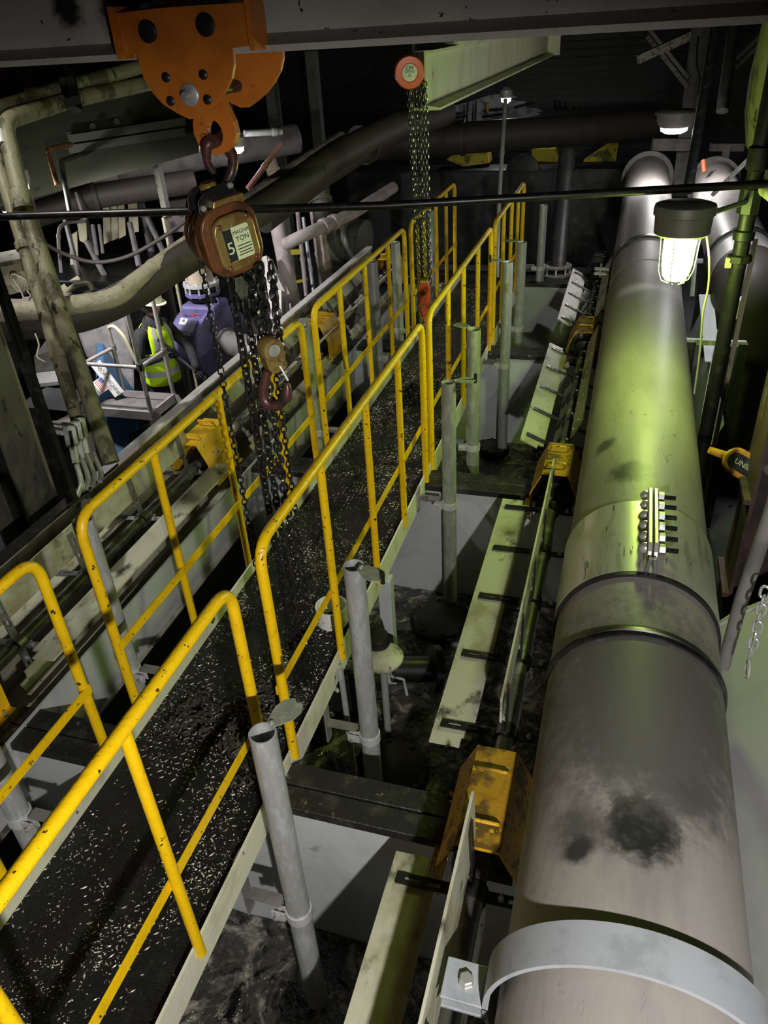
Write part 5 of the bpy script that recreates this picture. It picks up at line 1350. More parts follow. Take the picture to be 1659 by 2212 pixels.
# ================================================================ violet pump
pu = thing('slurry_pump', 'violet blue slurry pump with flanged tan riser pipe beside the worker', 'pump', (-3.95, 7.6, LOW))
pcn = V((-4.344, 7.364, -0.36)); pax = V((0.93, -0.30, 0.0)).normalized()
MB().lathe(pcn, pax, [(0.28, -0.34), (0.35, -0.32), (0.38, -0.24), (0.38, 0.12), (0.41, 0.125), (0.41, 0.165), (0.34, 0.175), (0.16, 0.19)], 48).build('volute', M['purple'], pu)
MB().lathe(pcn + pax * 0.17, pax, [(0.17, 0), (0.17, 0.05), (0.14, 0.06), (0.14, 0.55), (0.20, 0.56), (0.20, 0.62)], 32).build('suction_pipe', M['grey_dust'], pu)
for k in range(12):
    q = k * PI / 6
    b_ = pax.cross(V((0, 0, 1))).normalized()
    MB().lathe(pcn + pax * 0.17 + (b_ * math.cos(q) + V((0, 0, 1)) * math.sin(q)) * 0.385, pax, [(0.012, 0), (0.012, 0.014)], 6).build('casing_bolt', M['grey_dust'], pu)
rise = pcn + V((-0.03, 0.0, 0.40))
MB().box(rise + V((0, 0, -0.02)), (0.42, 0.36, 0.14)).build('discharge_neck', M['purple'], pu, smooth=0, bevel=0.04)
for dz, m, r in ((0.10, 'wetblack', 0.17), (0.145, 'purple', 0.19), (0.20, 'black', 0.165), (0.245, 'zinc', 0.195)):
    MB().lathe(rise + V((0, 0, dz)), (0, 0, 1), [(r - 0.02, -0.02), (r, -0.016), (r, 0.016), (r - 0.02, 0.02)], 32).build('flange', M[m], pu)
for k in range(10):
    q = k * PI / 5
    MB().tube([rise + V((0.175 * math.cos(q), 0.175 * math.sin(q), 0.12)), rise + V((0.175 * math.cos(q), 0.175 * math.sin(q), 0.29))], 0.011, 6).build('flange_stud', M['zinc'], pu)
MB().tube([rise + V((0, 0, 0.25)), rise + V((0, 0, 0.72))], 0.135, 28).build('riser', M['tan'], pu)
MB().box((-3.85, 7.65, -1.30), (0.9, 0.7, 0.3)).build('bedplate', M['dark'], pu, smooth=0)
# name panel on the volute
pvw = (V((0, 0, 2.53)) - pcn).normalized()
nb = pcn + V((0, 0, 0.0)) - pax * 0.06
rdir = (pvw - pax * pvw.dot(pax)).normalized()
npos = nb + (rdir * 0.90 + V((0, 0, 1)) * 0.36).normalized() * 0.382
nz = (rdir * 0.90 + V((0, 0, 1)) * 0.36).normalized(); ny = nz.cross(pax).normalized()
if ny.z < 0: ny = -ny
def pnl(a0, a1, b0, b1, h): return [npos + pax * a + ny * b + nz * h for a, b in ((a0, b0), (a1, b0), (a1, b1), (a0, b1))]
pnp = MB().prism(pnl(-0.14, 0.13, -0.10, 0.06, -0.005), nz * 0.014).build('name_panel', M['purple'], pu, smooth=0)
MB().prism(pnl(-0.12, -0.01, -0.02, 0.055, 0.010), nz * 0.003).build('meter_sticker', M['white'], pnp, smooth=0)
MB().prism(pnl(-0.085, -0.045, 0.01, 0.04, 0.0135), nz * 0.001).build('meter_window', M['grey_dust'], pnp, smooth=0)
MB().prism(pnl(-0.14, 0.12, -0.13, -0.085, 0.010), nz * 0.003).build('arrow_band', M['ink'], pnp, smooth=0)
text_part('SCHURCO', 0.058, frame(npos + ny * 0.105 + nz * 0.02, pax, ny), M['flag_red'], pu)
eye = MB().tube([pcn + pax * 0.15 + V((0, 0, 0.46)) + V((0.03 * math.cos(a * PI / 6), 0, 0.04 * math.sin(a * PI / 6))) for a in range(12)], 0.012, 8, closed=True).build('lifting_eye', M['purple'], pu)
run('discharge_pipe', 'horizontal dusty grey pipe beyond the launder right of the violet pump', 'pipe', [(-4.159, 7.805, -0.539), (-4.133, 8.092, -0.497), (-3.992, 8.62, -0.525)], 0.16, M['grey_dust'], None, (0.5,), 0, 20)

# ================================================================ pipes right of the hoist
mp_ = thing('mauve_riser', 'thick dusty mauve riser pipe right of the brown hoist', 'pipe', (-3.476, 7.752, -0.212))
MB().tube([(-3.845, 8.335, 0.836), (-3.68, 8.074, 0.368), (-3.46, 7.727, -0.257)], 0.088, 20).build('riser', M['pinkpipe'], mp_)
MB().tube([(-3.557, 7.844, 0.02), (-3.534, 7.807, -0.046)], 0.096, 20).build('collar', M['pinkpipe'], mp_)
run('mauve_branch', 'dusty mauve branch pipe rising to the right with flanged joint', 'pipe', [(-3.645, 8.071, 0.532), (-3.491, 8.043, 0.6), (-3.361, 8.119, 0.648), (-3.073, 8.761, 0.716), (-2.824, 9.677, 0.839)], 0.068, M['pinkpipe'], None, (0.28, 0.36), 0.1, 16, 1.3, 0.05)
THIN = [((-3.792, 8.868, 0.859), (-3.552, 8.292, -0.116), 0.026, 'pinkpipe', 'thin mauve pipe just right of the mauve riser'), ((-3.771, 8.97, 0.628), (-3.528, 8.475, -0.227), 0.022, 'zinc', 'thin bright pipe second right of the mauve riser'),
        ((-3.825, 9.398, 0.92), (-3.501, 8.722, -0.246), 0.040, 'pinkpipe', 'mauve post third right of the mauve riser'), ((-3.733, 9.387, 0.485), (-3.492, 8.965, -0.261), 0.055, 'tan', 'speckled tan post with red band fourth right of the mauve riser'),
        ((-4.373, 9.488, 1.324), (-4.198, 9.288, 0.941), 0.075, 'tan', 'short cream pipe lit from below above the dark pipe'), ((-3.693, 9.339, 1.139), (-3.524, 9.011, 0.568), 0.12, 'column', 'dim column behind the lagged pipe'),
        ((-4.043, 8.18, 0.333), (-3.818, 7.825, -0.306), 0.035, 'grey_dust', 'dusty post left of the mauve riser')]
for a, b, r, m, lab in THIN:
    t = thing('thin_pipe', lab, 'pipe', b, 'upright pipes beyond the launder')
    MB().tube([a, b], r, 12).build('tube', M[m], t)
    a, b = V(a), V(b)
    MB().ring(a.lerp(b, 0.62), b - a, r * 1.2, r * 0.9, 0.05, 12).build('collar', M[m], t)
fr = thing('tube_frame', 'dusty square tube frame left of the mauve riser', 'frame', (-3.591, 7.514, -0.137))
for a, b in (((-3.793, 7.842, 0.451), (-3.63, 7.502, -0.135)), ((-3.76, 7.832, 0.419), (-3.567, 7.699, 0.126)), ((-3.58, 7.643, 0.142), (-3.541, 7.478, -0.123)), ((-3.567, 7.699, 0.126), (-3.513, 7.537, -0.142))):
    MB().bar(a, b, 0.06, 0.06, (0, 1, 0)).build('frame_member', M['alu'], fr, smooth=0)
run('bent_white_conduit', 'short bent white conduit right of the hoist', 'conduit', [(-3.521, 8.055, 1.003), (-3.522, 8.009, 0.936), (-3.564, 7.969, 0.897)], 0.028, M['zinc'], None, (), 0.05, 10)
run('pink_hose', 'taut pink red hose slanting up right of the hoist top', 'hose', [(-3.678, 7.405, 1.231), (-3.546, 7.564, 1.401), (-3.471, 7.656, 1.501), (-3.413, 7.739, 1.594)], 0.026, M['hose_red'], None, (0.5,), 0, 10)
run('white_spray_bar', 'short speckled white pipe right of the trolley', 'pipe', [(-4.067, 8.298, 1.634), (-3.777, 8.626, 1.607)], 0.035, M['zinc'], None, (0.8,), 0, 12)
run('dark_flue', 'broad dark pipe slanting down behind the far chains', 'pipe', [(-3.35, 6.902, 1.065), (-2.968, 7.726, 1.357), (-2.624, 8.731, 1.564), (-2.224, 9.915, 1.639)], 0.16, M['soot'], None, (0.5,), 0, 20)
dr = thing('steel_drum', 'dim horizontal steel drum behind the launder rail', 'drum', (-3.515, 9.614, -0.028))
MB().lathe((-3.661, 9.725, 0.209), (0.95, -0.1, -0.1), [(0.25, 0), (0.29, 0.01), (0.29, 0.20), (0.30, 0.21), (0.30, 0.23), (0.29, 0.24), (0.29, 0.42), (0.2, 0.44)], 32).build('shell', M['lampbody'], dr)
MB().box(V((-3.544, 9.605, -0.026)) + V((0, 0, -0.5)), (0.4, 0.3, 0.9)).build('cradle', M['dark'], dr, smooth=0)
tag(MB().prism([(-3.797, 8.506, 0.361), (-3.657, 8.554, 0.362), (-3.65, 8.522, 0.311), (-3.79, 8.474, 0.31)], (0, 0.03, 0)).build('yellow_tag', M['safety'], smooth=0), 'small yellow tag plate right of the mauve riser', 'tag')
tag(MB().bar((-3.706, 8.339, 0.03), (-3.563, 8.402, 0.054), 0.02, 0.03).build('yellow_strip', M['safety'], smooth=0), 'small yellow strip across the thin pipes', 'strip')
hs = thing('hall_stanchion', 'pair of dim stanchions between trolley and far hoist', 'column', (-4.146, 10.895, 1.258))
for a, b in (((-4.761, 10.719, 2.23), (*(-4.761, 10.719, 2.23)[:2], LOW)), ((-4.322, 11.16, 2.297), (*(-4.322, 11.16, 2.297)[:2], LOW))):
    MB().bar(a, b, 0.14, 0.14, (0, 1, 0)).build('stanchion', M['column'], hs, smooth=0)

# ================================================================ far end of the hall
fd_ = thing('cross_duct', 'broad black duct crossing the far end of the hall', 'duct', (-1.994, 13.708, 0.658))
MB().tube([(-4.723, 12.374, 0.954), (-2.706, 13.405, 0.93), (0.295, 14.997, 0.883)], 0.24, 24).build('duct_run', M['soot'], fd_)
MB().ring((-2.706, 13.405, 0.93), (1, 0.1, 0), 0.27, 0.23, 0.06, 24).build('joint', M['soot'], fd_)
fm_ = thing('far_machine', 'black machine bulk across the far end below the yellow plates', 'machine', (-1.886, 13.208, -0.326))
MB().box(V((-2.432, 14.104, -0.21)) + V((0, 0, -0.2)), (5.0, 0.6, 1.6)).build('body', M['dark'], fm_, smooth=0, bevel=0.05)
MB().lathe((-1.783, 13.929, 0.324), (0, -1, 0.1), [(0.28, 0), (0.28, 0.1), (0.2, 0.12)], 28).build('round_cover', M['dark'], fm_)

YP = [(((-3.085, 13.892, 0.541), (-2.915, 14.044, 0.684), (-2.441, 14.166, 0.63), (-2.389, 14.066, 0.455), (-2.807, 13.907, 0.426)), 'dim yellow plate left under the far black duct'),
      (((-1.717, 14.397, 0.615), (-1.322, 14.513, 0.593), (-1.223, 14.418, 0.402), (-1.679, 14.293, 0.441)), 'dim yellow plate in the middle under the far black duct'),
      (((-0.843, 14.53, 0.38), (-0.493, 14.784, 0.585), (-0.301, 14.868, 0.614), (-0.314, 14.695, 0.363)), 'dim yellow wedge plate right under the far black duct')]
for q, lab in YP:
    MB().prism(list(q), (0, 0.35, 0)).build('yellow_panel', M['safety'], fm_, smooth=0)
# the lit opening to the next bay
ob = thing('next_bay_wall', 'lit grey wall of the next bay seen through the far opening', 'wall panel', (-2.338, 17.163, 0.944))
MB().prism([(-3.721, 16.573, 0.752), (-3.762, 16.77, 1.064), (-2.905, 17.178, 1.247), (-1.501, 17.67, 1.282), (-0.794, 17.888, 1.257), (-0.737, 17.609, 0.814), (-1.628, 17.372, 0.903), (-2.493, 17.003, 0.782)], (0, 0.05, 0)).build('siding', M['backwall'], ob, smooth=0)
for q in (((-3.633, 16.434, 0.872), (-3.337, 16.531, 0.871)), ((-3.623, 16.478, 0.933), (-3.26, 16.605, 0.943)), ((-3.596, 16.527, 0.992), (-3.319, 16.624, 0.999)), ((-2.985, 16.624, 0.835), (-2.598, 16.774, 0.867)), ((-2.953, 16.695, 0.925), (-2.565, 16.836, 0.941)), ((-2.402, 16.95, 1.031), (-2.062, 17.102, 1.088)), ((-2.956, 16.756, 1.017), (-2.523, 16.904, 1.023))):
    MB().tube(list(q), 0.022, 8).build('bay_pipe', M['dark'], ob)
for q in (((-1.654, 17.376, 1.293), (-1.628, 17.158, 0.956)), ((-1.567, 17.402, 1.288), (-1.541, 17.183, 0.951)), ((-1.462, 17.433, 1.282), (-1.436, 17.214, 0.945)), ((-1.306, 17.489, 1.289), (-1.276, 17.251, 0.921)), ((-1.166, 17.53, 1.281), (-1.136, 17.292, 0.913)), ((-3.287, 16.741, 1.158), (-3.252, 16.479, 0.752)), ((-3.134, 16.807, 1.18), (-3.095, 16.525, 0.743))):
    MB().tube(list(q), 0.018, 8).build('bay_post', M['dark'], ob)
MB().bar((-2.902, 16.854, 1.136), (-2.891, 16.755, 0.983), 0.05, 0.05).build('yellow_marker', M['safety'], ob, smooth=0)

# stair like dark truss and poles in the middle background
run('slim_pole', 'slim grey pole behind the farthest handrails', 'pole', [(-1.89, 12.456, 1.533), (-1.816, 11.631, 0.27), (-1.726, 11.055, -0.63)], 0.03, M['galv_green'], None, (0.3,), 0, 10)
ob2 = thing('far_tall_riser', 'dim vertical pipe with flanged foot behind the far standpipe', 'pipe', (-0.884, 10.883, -0.559))
MB().tube([(-0.918, 11.852, 0.898), (-0.873, 10.922, -0.506)], 0.115, 20).build('riser', M['dark'], ob2)
for y_ in (574, 590):
    MB().lathe((-0.878, 10.979, -0.419) if y_ == 574 else (-0.871, 10.915, -0.517), (0, 0, 1), [(0.12, -0.015), (0.20, -0.012), (0.20, 0.012), (0.12, 0.015)], 28).build('flange', M['grey_dust'], ob2)
for k in range(8):
    q = k * PI / 4
    a = V((-0.878, 10.979, -0.419)); b = V((-0.871, 10.915, -0.517))
    MB().tube([a + V((0.175 * math.cos(q), 0.175 * math.sin(q), 0.02)), b + V((0.175 * math.cos(q), 0.175 * math.sin(q), -0.02))], 0.012, 6).build('stud', M['galv'], ob2)

# far right columns and braces
bc1 = thing('braced_column', 'pale dusty steel column with diagonal braces at upper right', 'column', (0.589, 12.932, 0.084))
MB().bar((0.716, 13.008, 0.135), (0.737, 14.51, 2.356), 0.26, 0.14, (0, 1, 0)).build('shaft', M['grey_dust'], bc1, smooth=0)
for a, b, w in (((-0.026, 13.96, 2.287), (0.636, 13.729, 1.617), 0.20), ((1.686, 14.472, 2.201), (1.187, 14.008, 1.758), 0.24)):
    MB().bar(a, b, 0.05, w, (0, 1, 0)).build('brace', M['grey_dust'], bc1, smooth=0)
    MB().bar(V(a) + V((0, -0.03, -w * 0.55)), V(b) + V((0, -0.03, -w * 0.55)), 0.06, 0.03, (0, 1, 0)).build('brace_edge', M['beam_edge'], bc1, smooth=0)
MB().bar((0.225, 12.944, 0.84), (0.813, 13.117, 0.806), 0.10, 0.16).build('pipe_cradle', M['grey_dust'], bc1, smooth=0)
MB().bar((1.047, 13.163, 0.759), (1.504, 13.298, 0.733), 0.10, 0.10).build('bracket_arm', M['grey_dust'], bc1, smooth=0)
MB().bar((1.288, 13.234, 0.745), (1.269, 13.125, 0.592), 0.10, 0.10).build('bracket_drop', M['grey_dust'], bc1, smooth=0)
run('black_riser', 'black riser pipe crossing in front of the pale braced column', 'pipe', [(*(0.562, 8.617, 2.42)[:2], 6.0), (0.562, 8.617, 2.42), (0.484, 7.722, 1.128)], 0.045, M['wetblack'], None, (0.6,), 0, 14)
run('dark_riser', 'dark riser pipe right of the braced column', 'pipe', [(*(0.951, 11.404, 2.281)[:2], 6.0), (0.951, 11.404, 2.281), (0.926, 10.843, 1.459)], 0.07, M['dark'], None, (0.5,), 0, 14)
run('pale_strut', 'thin pale strut slanting above the scratched return pipe', 'strut', [(0.763, 8.46, 0.972), (1.057, 7.9, 1.481)], 0.022, M['alu'], None, (0.9,), 0, 10)
tag(MB().bar((-0.104, 11.854, 1.985), (0.504, 12.201, 2.2), 0.07, 0.10).build('stub_beam', M['beam_edge'], smooth=0), 'short dark beam stub slanting in front of the braces', 'beam')
vt = thing('mossy_vessel', 'bulging mossy olive vessel wall at the upper right edge', 'vessel', (0.91, 6.209, 2.014))
MB().lathe((0.861, 5.845, 2.241), (0.0, 0.1, -1), [(0.20, -0.5), (0.22, -0.2), (0.235, 0.1), (0.225, 0.3), (0.18, 0.5), (0.08, 0.62)], 32).build('shell', M['peel'], vt)
tag(MB().box((0.756, 5.255, 1.788), (0.14, 0.14, 0.42)).build('dark_housing', M['wetblack'], bevel=0.02), 'black square housing at the right edge under the vessel', 'housing')
run('looped_cable', 'thin black cable looping down the pale braced column', 'cable', [(0.682, 13.722, 2.141), (0.706, 13.503, 1.804), (0.773, 13.41, 1.633), (0.78, 13.243, 1.381), (0.868, 13.212, 1.292)], 0.014, M['cable'], None, (), 0, 8, smoothp=True)
tag(MB().tube([(0.858, 11.094, 0.751), (0.825, 11.169, 0.879)], 0.03, 12).build('orange_stub', M['orange_cap']), 'small dull orange stub between the two large pipes', 'stub')

# ================================================================ small things in the cells
vr = thing('diaphragm_valve', 'small pale diaphragm valve with black knob beside the second standpipe', 'valve', (-1.0, 2.82, -0.60))
vx, vy, vz = -1.0, 2.82, -0.30
MB().lathe((vx, vy, vz), (0, 0, 1), [(0.05, -0.05), (0.10, -0.02), (0.112, 0.0), (0.112, 0.012), (0.10, 0.016), (0.06, 0.045), (0.02, 0.055)], 32).build('diaphragm_case', M['paddle'], vr)
MB().lathe((vx - 0.03, vy + 0.05, vz + 0.05), (-0.1, -0.2, 1), [(0.05, 0), (0.062, 0.01), (0.062, 0.06), (0.055, 0.07)], 24).build('knob', M['black'], vr)
MB().tube([(vx, vy, vz - 0.04), (vx, vy, -1.0)], 0.020, 12).build('stem_pipe', M['galv'], vr)
for q in (0.4, 2.2, 4.0, 5.4):
    MB().lathe((vx + 0.103 * math.cos(q), vy + 0.103 * math.sin(q), vz - 0.03), (0, 0, 1), [(0.009, 0), (0.009, 0.05)], 6).build('case_bolt', M['bolt'], vr)
MB().tube([(vx + 0.05, vy - 0.05, vz - 0.07), (vx + 0.13, vy - 0.06, vz - 0.07), (vx + 0.15, vy - 0.08, vz - 0.16)], 0.008, 8).build('lever', M['galv'], vr)
MB().tube([(vx + 0.05, vy, vz - 0.07), (vx + 0.26, vy + 0.1, vz - 0.12)], 0.07, 18).build('pipe_body', M['wetblack'], vr)
MB().ring((vx + 0.26, vy + 0.1, vz - 0.12), (0.9, 0.4, -0.2), 0.13, 0.05, 0.04, 24).build('body_flange', M['wetblack'], vr)

wr = thing('white_pipe_ring', 'cut ring of white perforated pipe on the deck edge behind the rail', 'ring', (-1.215, 2.72, 0.0))
MB().ring((-1.215, 2.72, 0.055), (0, 0, 1), 0.082, 0.072, 0.10, 36).build('ring_wall', M['white'], wr)
for k in range(14):
    q = k * 2 * PI / 14 + PI
    MB().lathe((-1.215 + 0.0815 * math.cos(q), 2.72 + 0.0815 * math.sin(q), 0.03 + 0.02 * (k % 2)), (math.cos(q), math.sin(q), 0), [(0.003, 0), (0.003, 0.0012)], 8).build('hole', M['ink'], wr)
sp = thing('box_post', 'grey square post standing in the cell behind the second standpipe', 'post', (-1.10, 3.25, -1.2))
MB().box((-1.10, 3.25, -0.66), (0.075, 0.075, 1.12)).build('post', M['tank'], sp, smooth=0, bevel=0.006)
for y, z in ((2.0, -0.45), (2.55, -0.35)):
    dsc = thing('flange_elbow', 'black flanged pipe elbow under the walkway edge, %s one' % ('nearer' if y < 2.2 else 'farther'), 'elbow', (-1.15, y, z - 0.2), 'flanged elbows under the walkway')
    MB().lathe((-1.12, y, z), (0.8, -0.5, 0.2), [(0.10, -0.12), (0.10, -0.03), (0.145, -0.025), (0.145, 0.0), (0.10, 0.005), (0.145, 0.010), (0.145, 0.035), (0.06, 0.04)], 28).build('flanges', M['grey_dust'] if y < 2.2 else M['wetblack'], dsc)
    MB().tube([(-1.2, y + 0.05, z), (-1.35, y + 0.15, z - 0.1), (-1.40, y + 0.2, z - 0.6)], 0.095, 18).build('elbow_pipe', M['wetblack'], dsc)
    for k in range(6):
        q = k * PI / 3
        f_ = V((0.8, -0.5, 0.2)).normalized(); a_ = f_.cross(V((0, 0, 1))).normalized(); c_ = f_.cross(a_)
        MB().lathe(V((-1.12, y, z)) + (a_ * math.cos(q) + c_ * math.sin(q)) * 0.125 + f_ * 0.035, f_, [(0.011, 0), (0.011, 0.02)], 6).build('bolt', M['zinc'], dsc)
run('air_line', 'thin grey air line dropping behind the second standpipe bracket', 'pipe', [(-1.075, 2.42, 0.0), (-1.06, 2.42, -0.85)], 0.015, M['galv'], None, (0.5,), 0, 10)

# ================================================================ the worker
PXY = (-4.643, 6.68, 0.049)
wk = thing('person', 'worker in lime safety vest and pale hard hat holding a black lance', 'person', (PXY[0], PXY[1], LOW))
fw = V((0.96, -0.28, 0)).normalized(); lf = V((-fw.y, fw.x, 0)); O = V((PXY[0], PXY[1], LOW))


def bp(f, l, z): return O + fw * f + lf * l + V((0, 0, z))


J = {'pelvis': ((0, 0, 0.97), (0.155, 0.125)), 'waist': ((0.01, 0, 1.12), (0.15, 0.115)), 'chest': ((0.02, 0, 1.32), (0.175, 0.13)), 'collar': ((0.0, 0, 1.47), (0.12, 0.09)), 'neck': ((0.02, 0, 1.55), (0.062, 0.062)), 'neck2': ((0.04, 0, 1.60), (0.055, 0.055)),
     'rs': ((0.0, -0.19, 1.43), (0.075, 0.075)), 're': ((0.05, -0.29, 1.17), (0.058, 0.058)), 'rw': ((0.27, -0.13, 1.24), (0.042, 0.042)),
     'ls': ((0.0, 0.19, 1.43), (0.075, 0.075)), 'le': ((0.20, 0.28, 1.18), (0.058, 0.058)), 'lw': ((0.45, 0.10, 1.02), (0.042, 0.042)),
     'rh': ((0.0, -0.10, 0.90), (0.105, 0.11)), 'rk': ((0.04, -0.13, 0.50), (0.075, 0.075)), 'ra': ((0.0, -0.14, 0.11), (0.058, 0.058)), 'rt': ((0.17, -0.15, 0.05), (0.05, 0.045)),
     'lh': ((0.0, 0.10, 0.90), (0.105, 0.11)), 'lk': ((0.06, 0.14, 0.50), (0.075, 0.075)), 'la': ((0.02, 0.15, 0.11), (0.058, 0.058)), 'lt': ((0.19, 0.16, 0.05), (0.05, 0.045))}
E_ = [('pelvis', 'waist'), ('waist', 'chest'), ('chest', 'collar'), ('collar', 'neck'), ('neck', 'neck2'), ('collar', 'rs'), ('rs', 're'), ('re', 'rw'), ('collar', 'ls'), ('ls', 'le'), ('le', 'lw'), ('pelvis', 'rh'), ('rh', 'rk'), ('rk', 'ra'), ('ra', 'rt'), ('pelvis', 'lh'), ('lh', 'lk'), ('lk', 'la'), ('la', 'lt')]
keys = list(J)
me = bpy.data.meshes.new('body')
me.from_pydata([tuple(bp(*J[k][0]) - O) for k in keys], [(keys.index(a), keys.index(b)) for a, b in E_], [])
me.materials.append(M['cloth'])
bo = bpy.data.objects.new('body', me); COL.objects.link(bo); bo.parent = wk; OFF[bo.name] = O
sk = bo.modifiers.new('skin', 'SKIN'); sk.use_smooth_shade = True
ss = bo.modifiers.new('round', 'SUBSURF'); ss.levels = 2; ss.render_levels = 2
for i, k in enumerate(keys):
    me.skin_vertices[0].data[i].radius = J[k][1]
me.skin_vertices[0].data[0].use_root = True
# head
hdf = V((0.98, -0.12, -0.12)).normalized(); hdl = V((0, 0, 1)).cross(hdf).normalized(); hdu = hdf.cross(hdl)
hc_ = bp(0.06, 0, 1.70)
hm = MB()
vs = []; fs = []
ns_, nr_ = 20, 16
for i in range(nr_ + 1):
    th = PI * i / nr_
    for j in range(ns_):
        q = 2 * PI * j / ns_
        x = math.sin(th) * math.cos(q); y = math.sin(th) * math.sin(q); z = math.cos(th)
        f = 0.098 * x; l = 0.076 * y; u = 0.118 * z
        if z < 0: l *= 1 + 0.28 * z; f *= (1 + 0.10 * z)
        if x > 0.82: f += 0.004
        dn = math.exp(-((y / 0.16) ** 2 + ((z + 0.10) / 0.16) ** 2)) * (x > 0.3)
        f += 0.024 * dn                                                  # nose
        f -= 0.010 * math.exp(-(((abs(y) - 0.38) / 0.16) ** 2 + ((z - 0.08) / 0.10) ** 2)) * (x > 0.3)   # eye sockets
        f += 0.007 * math.exp(-((y / 0.3) ** 2 + ((z + 0.62) / 0.12) ** 2)) * (x > 0.2)  # chin and lips
        vs.append(hc_ + hdf * f + hdl * l + hdu * u)
for i in range(nr_):
    for j in range(ns_):
        j2 = (j + 1) % ns_
        fs.append((i * ns_ + j, (i + 1) * ns_ + j, (i + 1) * ns_ + j2, i * ns_ + j2))
hd = hm.add(vs, fs).build('head', M['skin'], wk, smooth=80)
for s in (-1, 1):
    MB().ball(hc_ + hdf * 0.082 + hdl * s * 0.030 + hdu * 0.010, 0.010, 10, 8).build('eye', M['white'], hd)
    MB().ball(hc_ + hdf * 0.0905 + hdl * s * 0.030 + hdu * 0.010, 0.0045, 8, 6).build('pupil', M['ink'], hd)
    MB().ball(hc_ + hdl * s * 0.078 + hdu * -0.005, 0.026, 10, 8, (0.7, 0.35, 1.0)).build('ear', M['skin'], hd)
    MB().bar(hc_ + hdf * 0.094 + hdl * s * 0.015 + hdu * 0.032, hc_ + hdf * 0.086 + hdl * s * 0.046 + hdu * 0.032, 0.006, 0.007).build('brow', M['hair'], hd)
MB().bar(hc_ + hdf * 0.095 + hdl * -0.022 + hdu * -0.062, hc_ + hdf * 0.095 + hdl * 0.022 + hdu * -0.062, 0.008, 0.008).build('mouth', M['hook'], hd)
MB().lathe(hc_ + hdf * -0.008 + hdu * 0.005, hdu, [(0.084, -0.05), (0.096, 0.0), (0.097, 0.04), (0.09, 0.07)], 20).build('hair', M['hair'], hd)
ht = MB().lathe(hc_ + hdf * 0.004 + hdu * 0.045, hdu, [(0.120, 0), (0.118, 0.03), (0.108, 0.065), (0.085, 0.095), (0.05, 0.112), (0.01, 0.118)], 28).build('hard_hat', M['helmet'], wk)
MB().prism([hc_ + hdu * 0.043 + hdf * (0.004 + 0.125 * math.cos(a * PI / 12) + (0.05 if math.cos(a * PI / 12) > 0.1 else 0) * math.cos(a * PI / 12)) + hdl * 0.125 * math.sin(a * PI / 12) for a in range(24)], hdu * 0.008).build('brim', M['helmet'], ht)
MB().bar(hc_ + hdu * 0.166 + hdf * -0.08, hc_ + hdu * 0.166 + hdf * 0.09, 0.02, 0.012).build('ridge', M['helmet'], ht)


# vest: a shell around the torso with open arm holes, zipped front
def torso(z):
    t = [(0.80, 0.205, 0.165), (0.92, 0.205, 0.165), (1.05, 0.190, 0.150), (1.18, 0.195, 0.152), (1.30, 0.205, 0.160), (1.40, 0.200, 0.150), (1.48, 0.165, 0.115), (1.53, 0.105, 0.085)]
    for (z0, a0, b0), (z1, a1, b1) in zip(t, t[1:]):
        if z <= z1:
            f = (z - z0) / (z1 - z0); return a0 + (a1 - a0) * f, b0 + (b1 - b0) * f
    return t[-1][1:]


def shell(z0, z1, nz_, grow=0.0, hole=True, q0=-180.0, q1=180.0, nq=40):
    vs = []; fs = []
    ok = {}
    for i in range(nz_ + 1):
        z = z0 + (z1 - z0) * i / nz_
        a, b = torso(z)
        for j in range(nq + 1):
            q = math.radians(q0 + (q1 - q0) * j / nq)
            w = 0.006 * noise.noise(V((math.cos(q) * 2.5, math.sin(q) * 2.5, z * 6)))
            l = (a + grow + w) * math.sin(q); f = (b + grow + w) * math.cos(q) + 0.015
            vs.append(bp(f, l, z))
            side = abs(math.sin(q))
            ok[(i, j)] = not (hole and 1.24 < z < 1.50 and side > 0.86)
    for i in range(nz_):
        for j in range(nq):
            if ok[(i, j)] and ok[(i + 1, j)] and ok[(i, j + 1)] and ok[(i + 1, j + 1)]:
                k = i * (nq + 1) + j
                fs.append((k, k + 1, k + nq + 2, k + nq + 1))
    return MB().add(vs, fs)


ve = shell(0.88, 1.53, 20, q0=-174, q1=174).build('safety_vest', M['hivis'], wk, smooth=60)
ve.modifiers.new('thick', 'SOLIDIFY').thickness = 0.006
for z in (0.98, 1.13):
    b_ = shell(z, z + 0.055, 2, 0.006, False, -174, 174).build('reflective_band', M['reflect'], ve, smooth=60)
for s in (-1, 1):
    for q0 in (24, 142):
        b_ = shell(1.14, 1.50, 8, 0.006, False, s * q0, s * (q0 + 14), 3).build('reflective_brace', M['reflect'], ve, smooth=60)
MB().lathe(bp(0.03, 0, 1.50), (0.12, -0.03, 1), [(0.11, 0), (0.105, 0.04), (0.085, 0.075), (0.075, 0.07), (0.08, 0.02)], 20).build('jacket_collar', M['cloth'], wk)


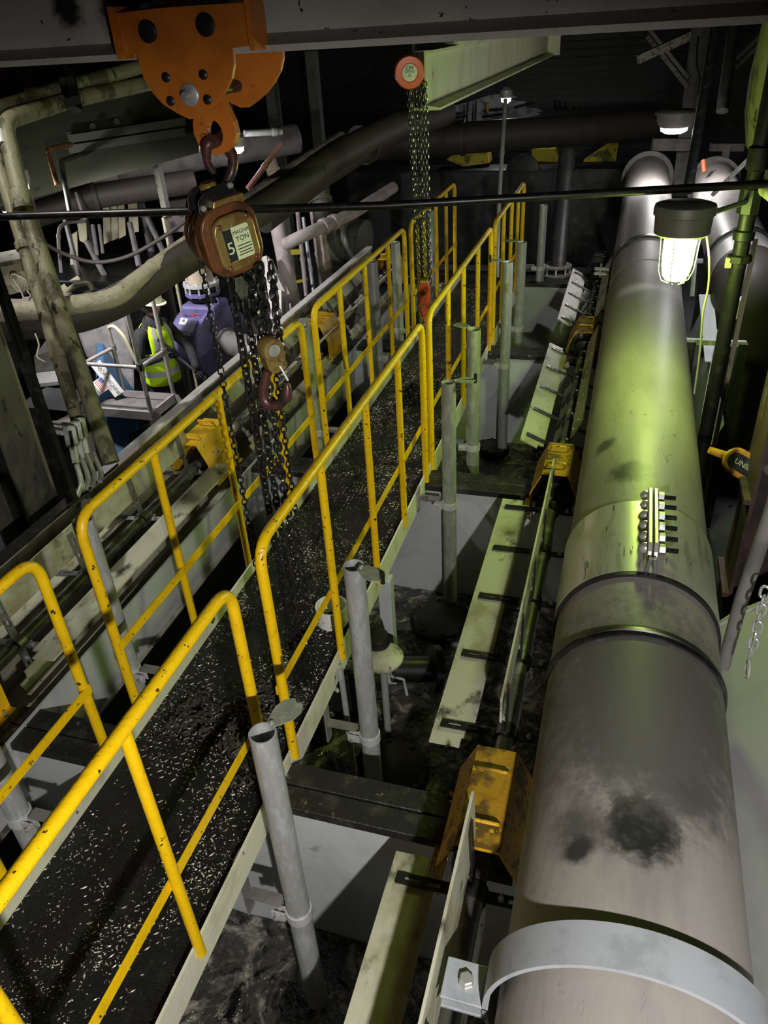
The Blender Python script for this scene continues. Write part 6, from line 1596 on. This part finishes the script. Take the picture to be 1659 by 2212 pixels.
def hand(pos, pd, out, flip):
    """gloved fist closed round a bar running along pd; out points from bar to back of the hand"""
    pd = V(pd).normalized(); out = (V(out) - pd * V(out).dot(pd)).normalized(); sd = pd.cross(out)
    hm = MB()
    hm.ball(V(pos) + out * 0.030, 0.040, 12, 8, (1, 1, 1))
    g = hm.build('hand', M['glove'], wk, smooth=60)
    for k in range(4):
        c = V(pos) + pd * (-0.033 + 0.022 * k)
        L = (0.024, 0.027, 0.026, 0.022)[k]
        pts = []
        for a in range(7):
            q = math.radians(10 + 42 * a) * (1 if flip else -1)
            pts.append(c + (out * math.cos(q) + sd * math.sin(q)) * (L + 0.006))
        MB().tube(pts, [0.011, 0.011, 0.0105, 0.010, 0.0095, 0.009, 0.007], 8).build('finger', M['glove'], g)
    c = V(pos) + pd * 0.045
    pts = [c + out * 0.03, c + (out * 0.5 + sd * (-0.8 if flip else 0.8)) * 0.032, c + (out * -0.5 + sd * (-0.8 if flip else 0.8)) * 0.030 + pd * 0.008, c + out * -0.03 + pd * 0.012]
    MB().tube(smooth_path(pts, 3), [0.013] * 6 + [0.011] * 3 + [0.008], 8).build('thumb', M['glove'], g)
    return g


ha = bp(0.34, -0.07, 1.265); hb2 = bp(0.53, 0.05, 1.00)
ld = (hb2 - ha).normalized()
hand(ha, ld, bp(0.27, -0.13, 1.24) - ha, True)
hand(hb2, ld, bp(0.45, 0.10, 1.02) - hb2, False)
la_t = thing('lance', 'long black lance held slanting down in both hands of the worker', 'tool', ha + ld * 1.25)
MB().tube([ha - ld * 0.16, ha + ld * 1.25], 0.014, 12).build('tube', M['arm_zinc'], la_t)
MB().tube([ha - ld * 0.20, ha - ld * 0.02], 0.021, 12).build('grip', M['black'], la_t)
MB().tube([hb2 - ld * 0.07, hb2 + ld * 0.10], 0.020, 12).build('grip', M['black'], la_t)
MB().tube(smooth_path([ha - ld * 0.18, bp(0.36, -0.02, 1.10), bp(0.34, 0.0, 0.85), bp(0.40, 0.03, 0.55), bp(0.38, 0.08, 0.25), bp(0.55, 0.15, 0.03)], 5), 0.014, 8).build('feed_hose', M['black'], la_t)
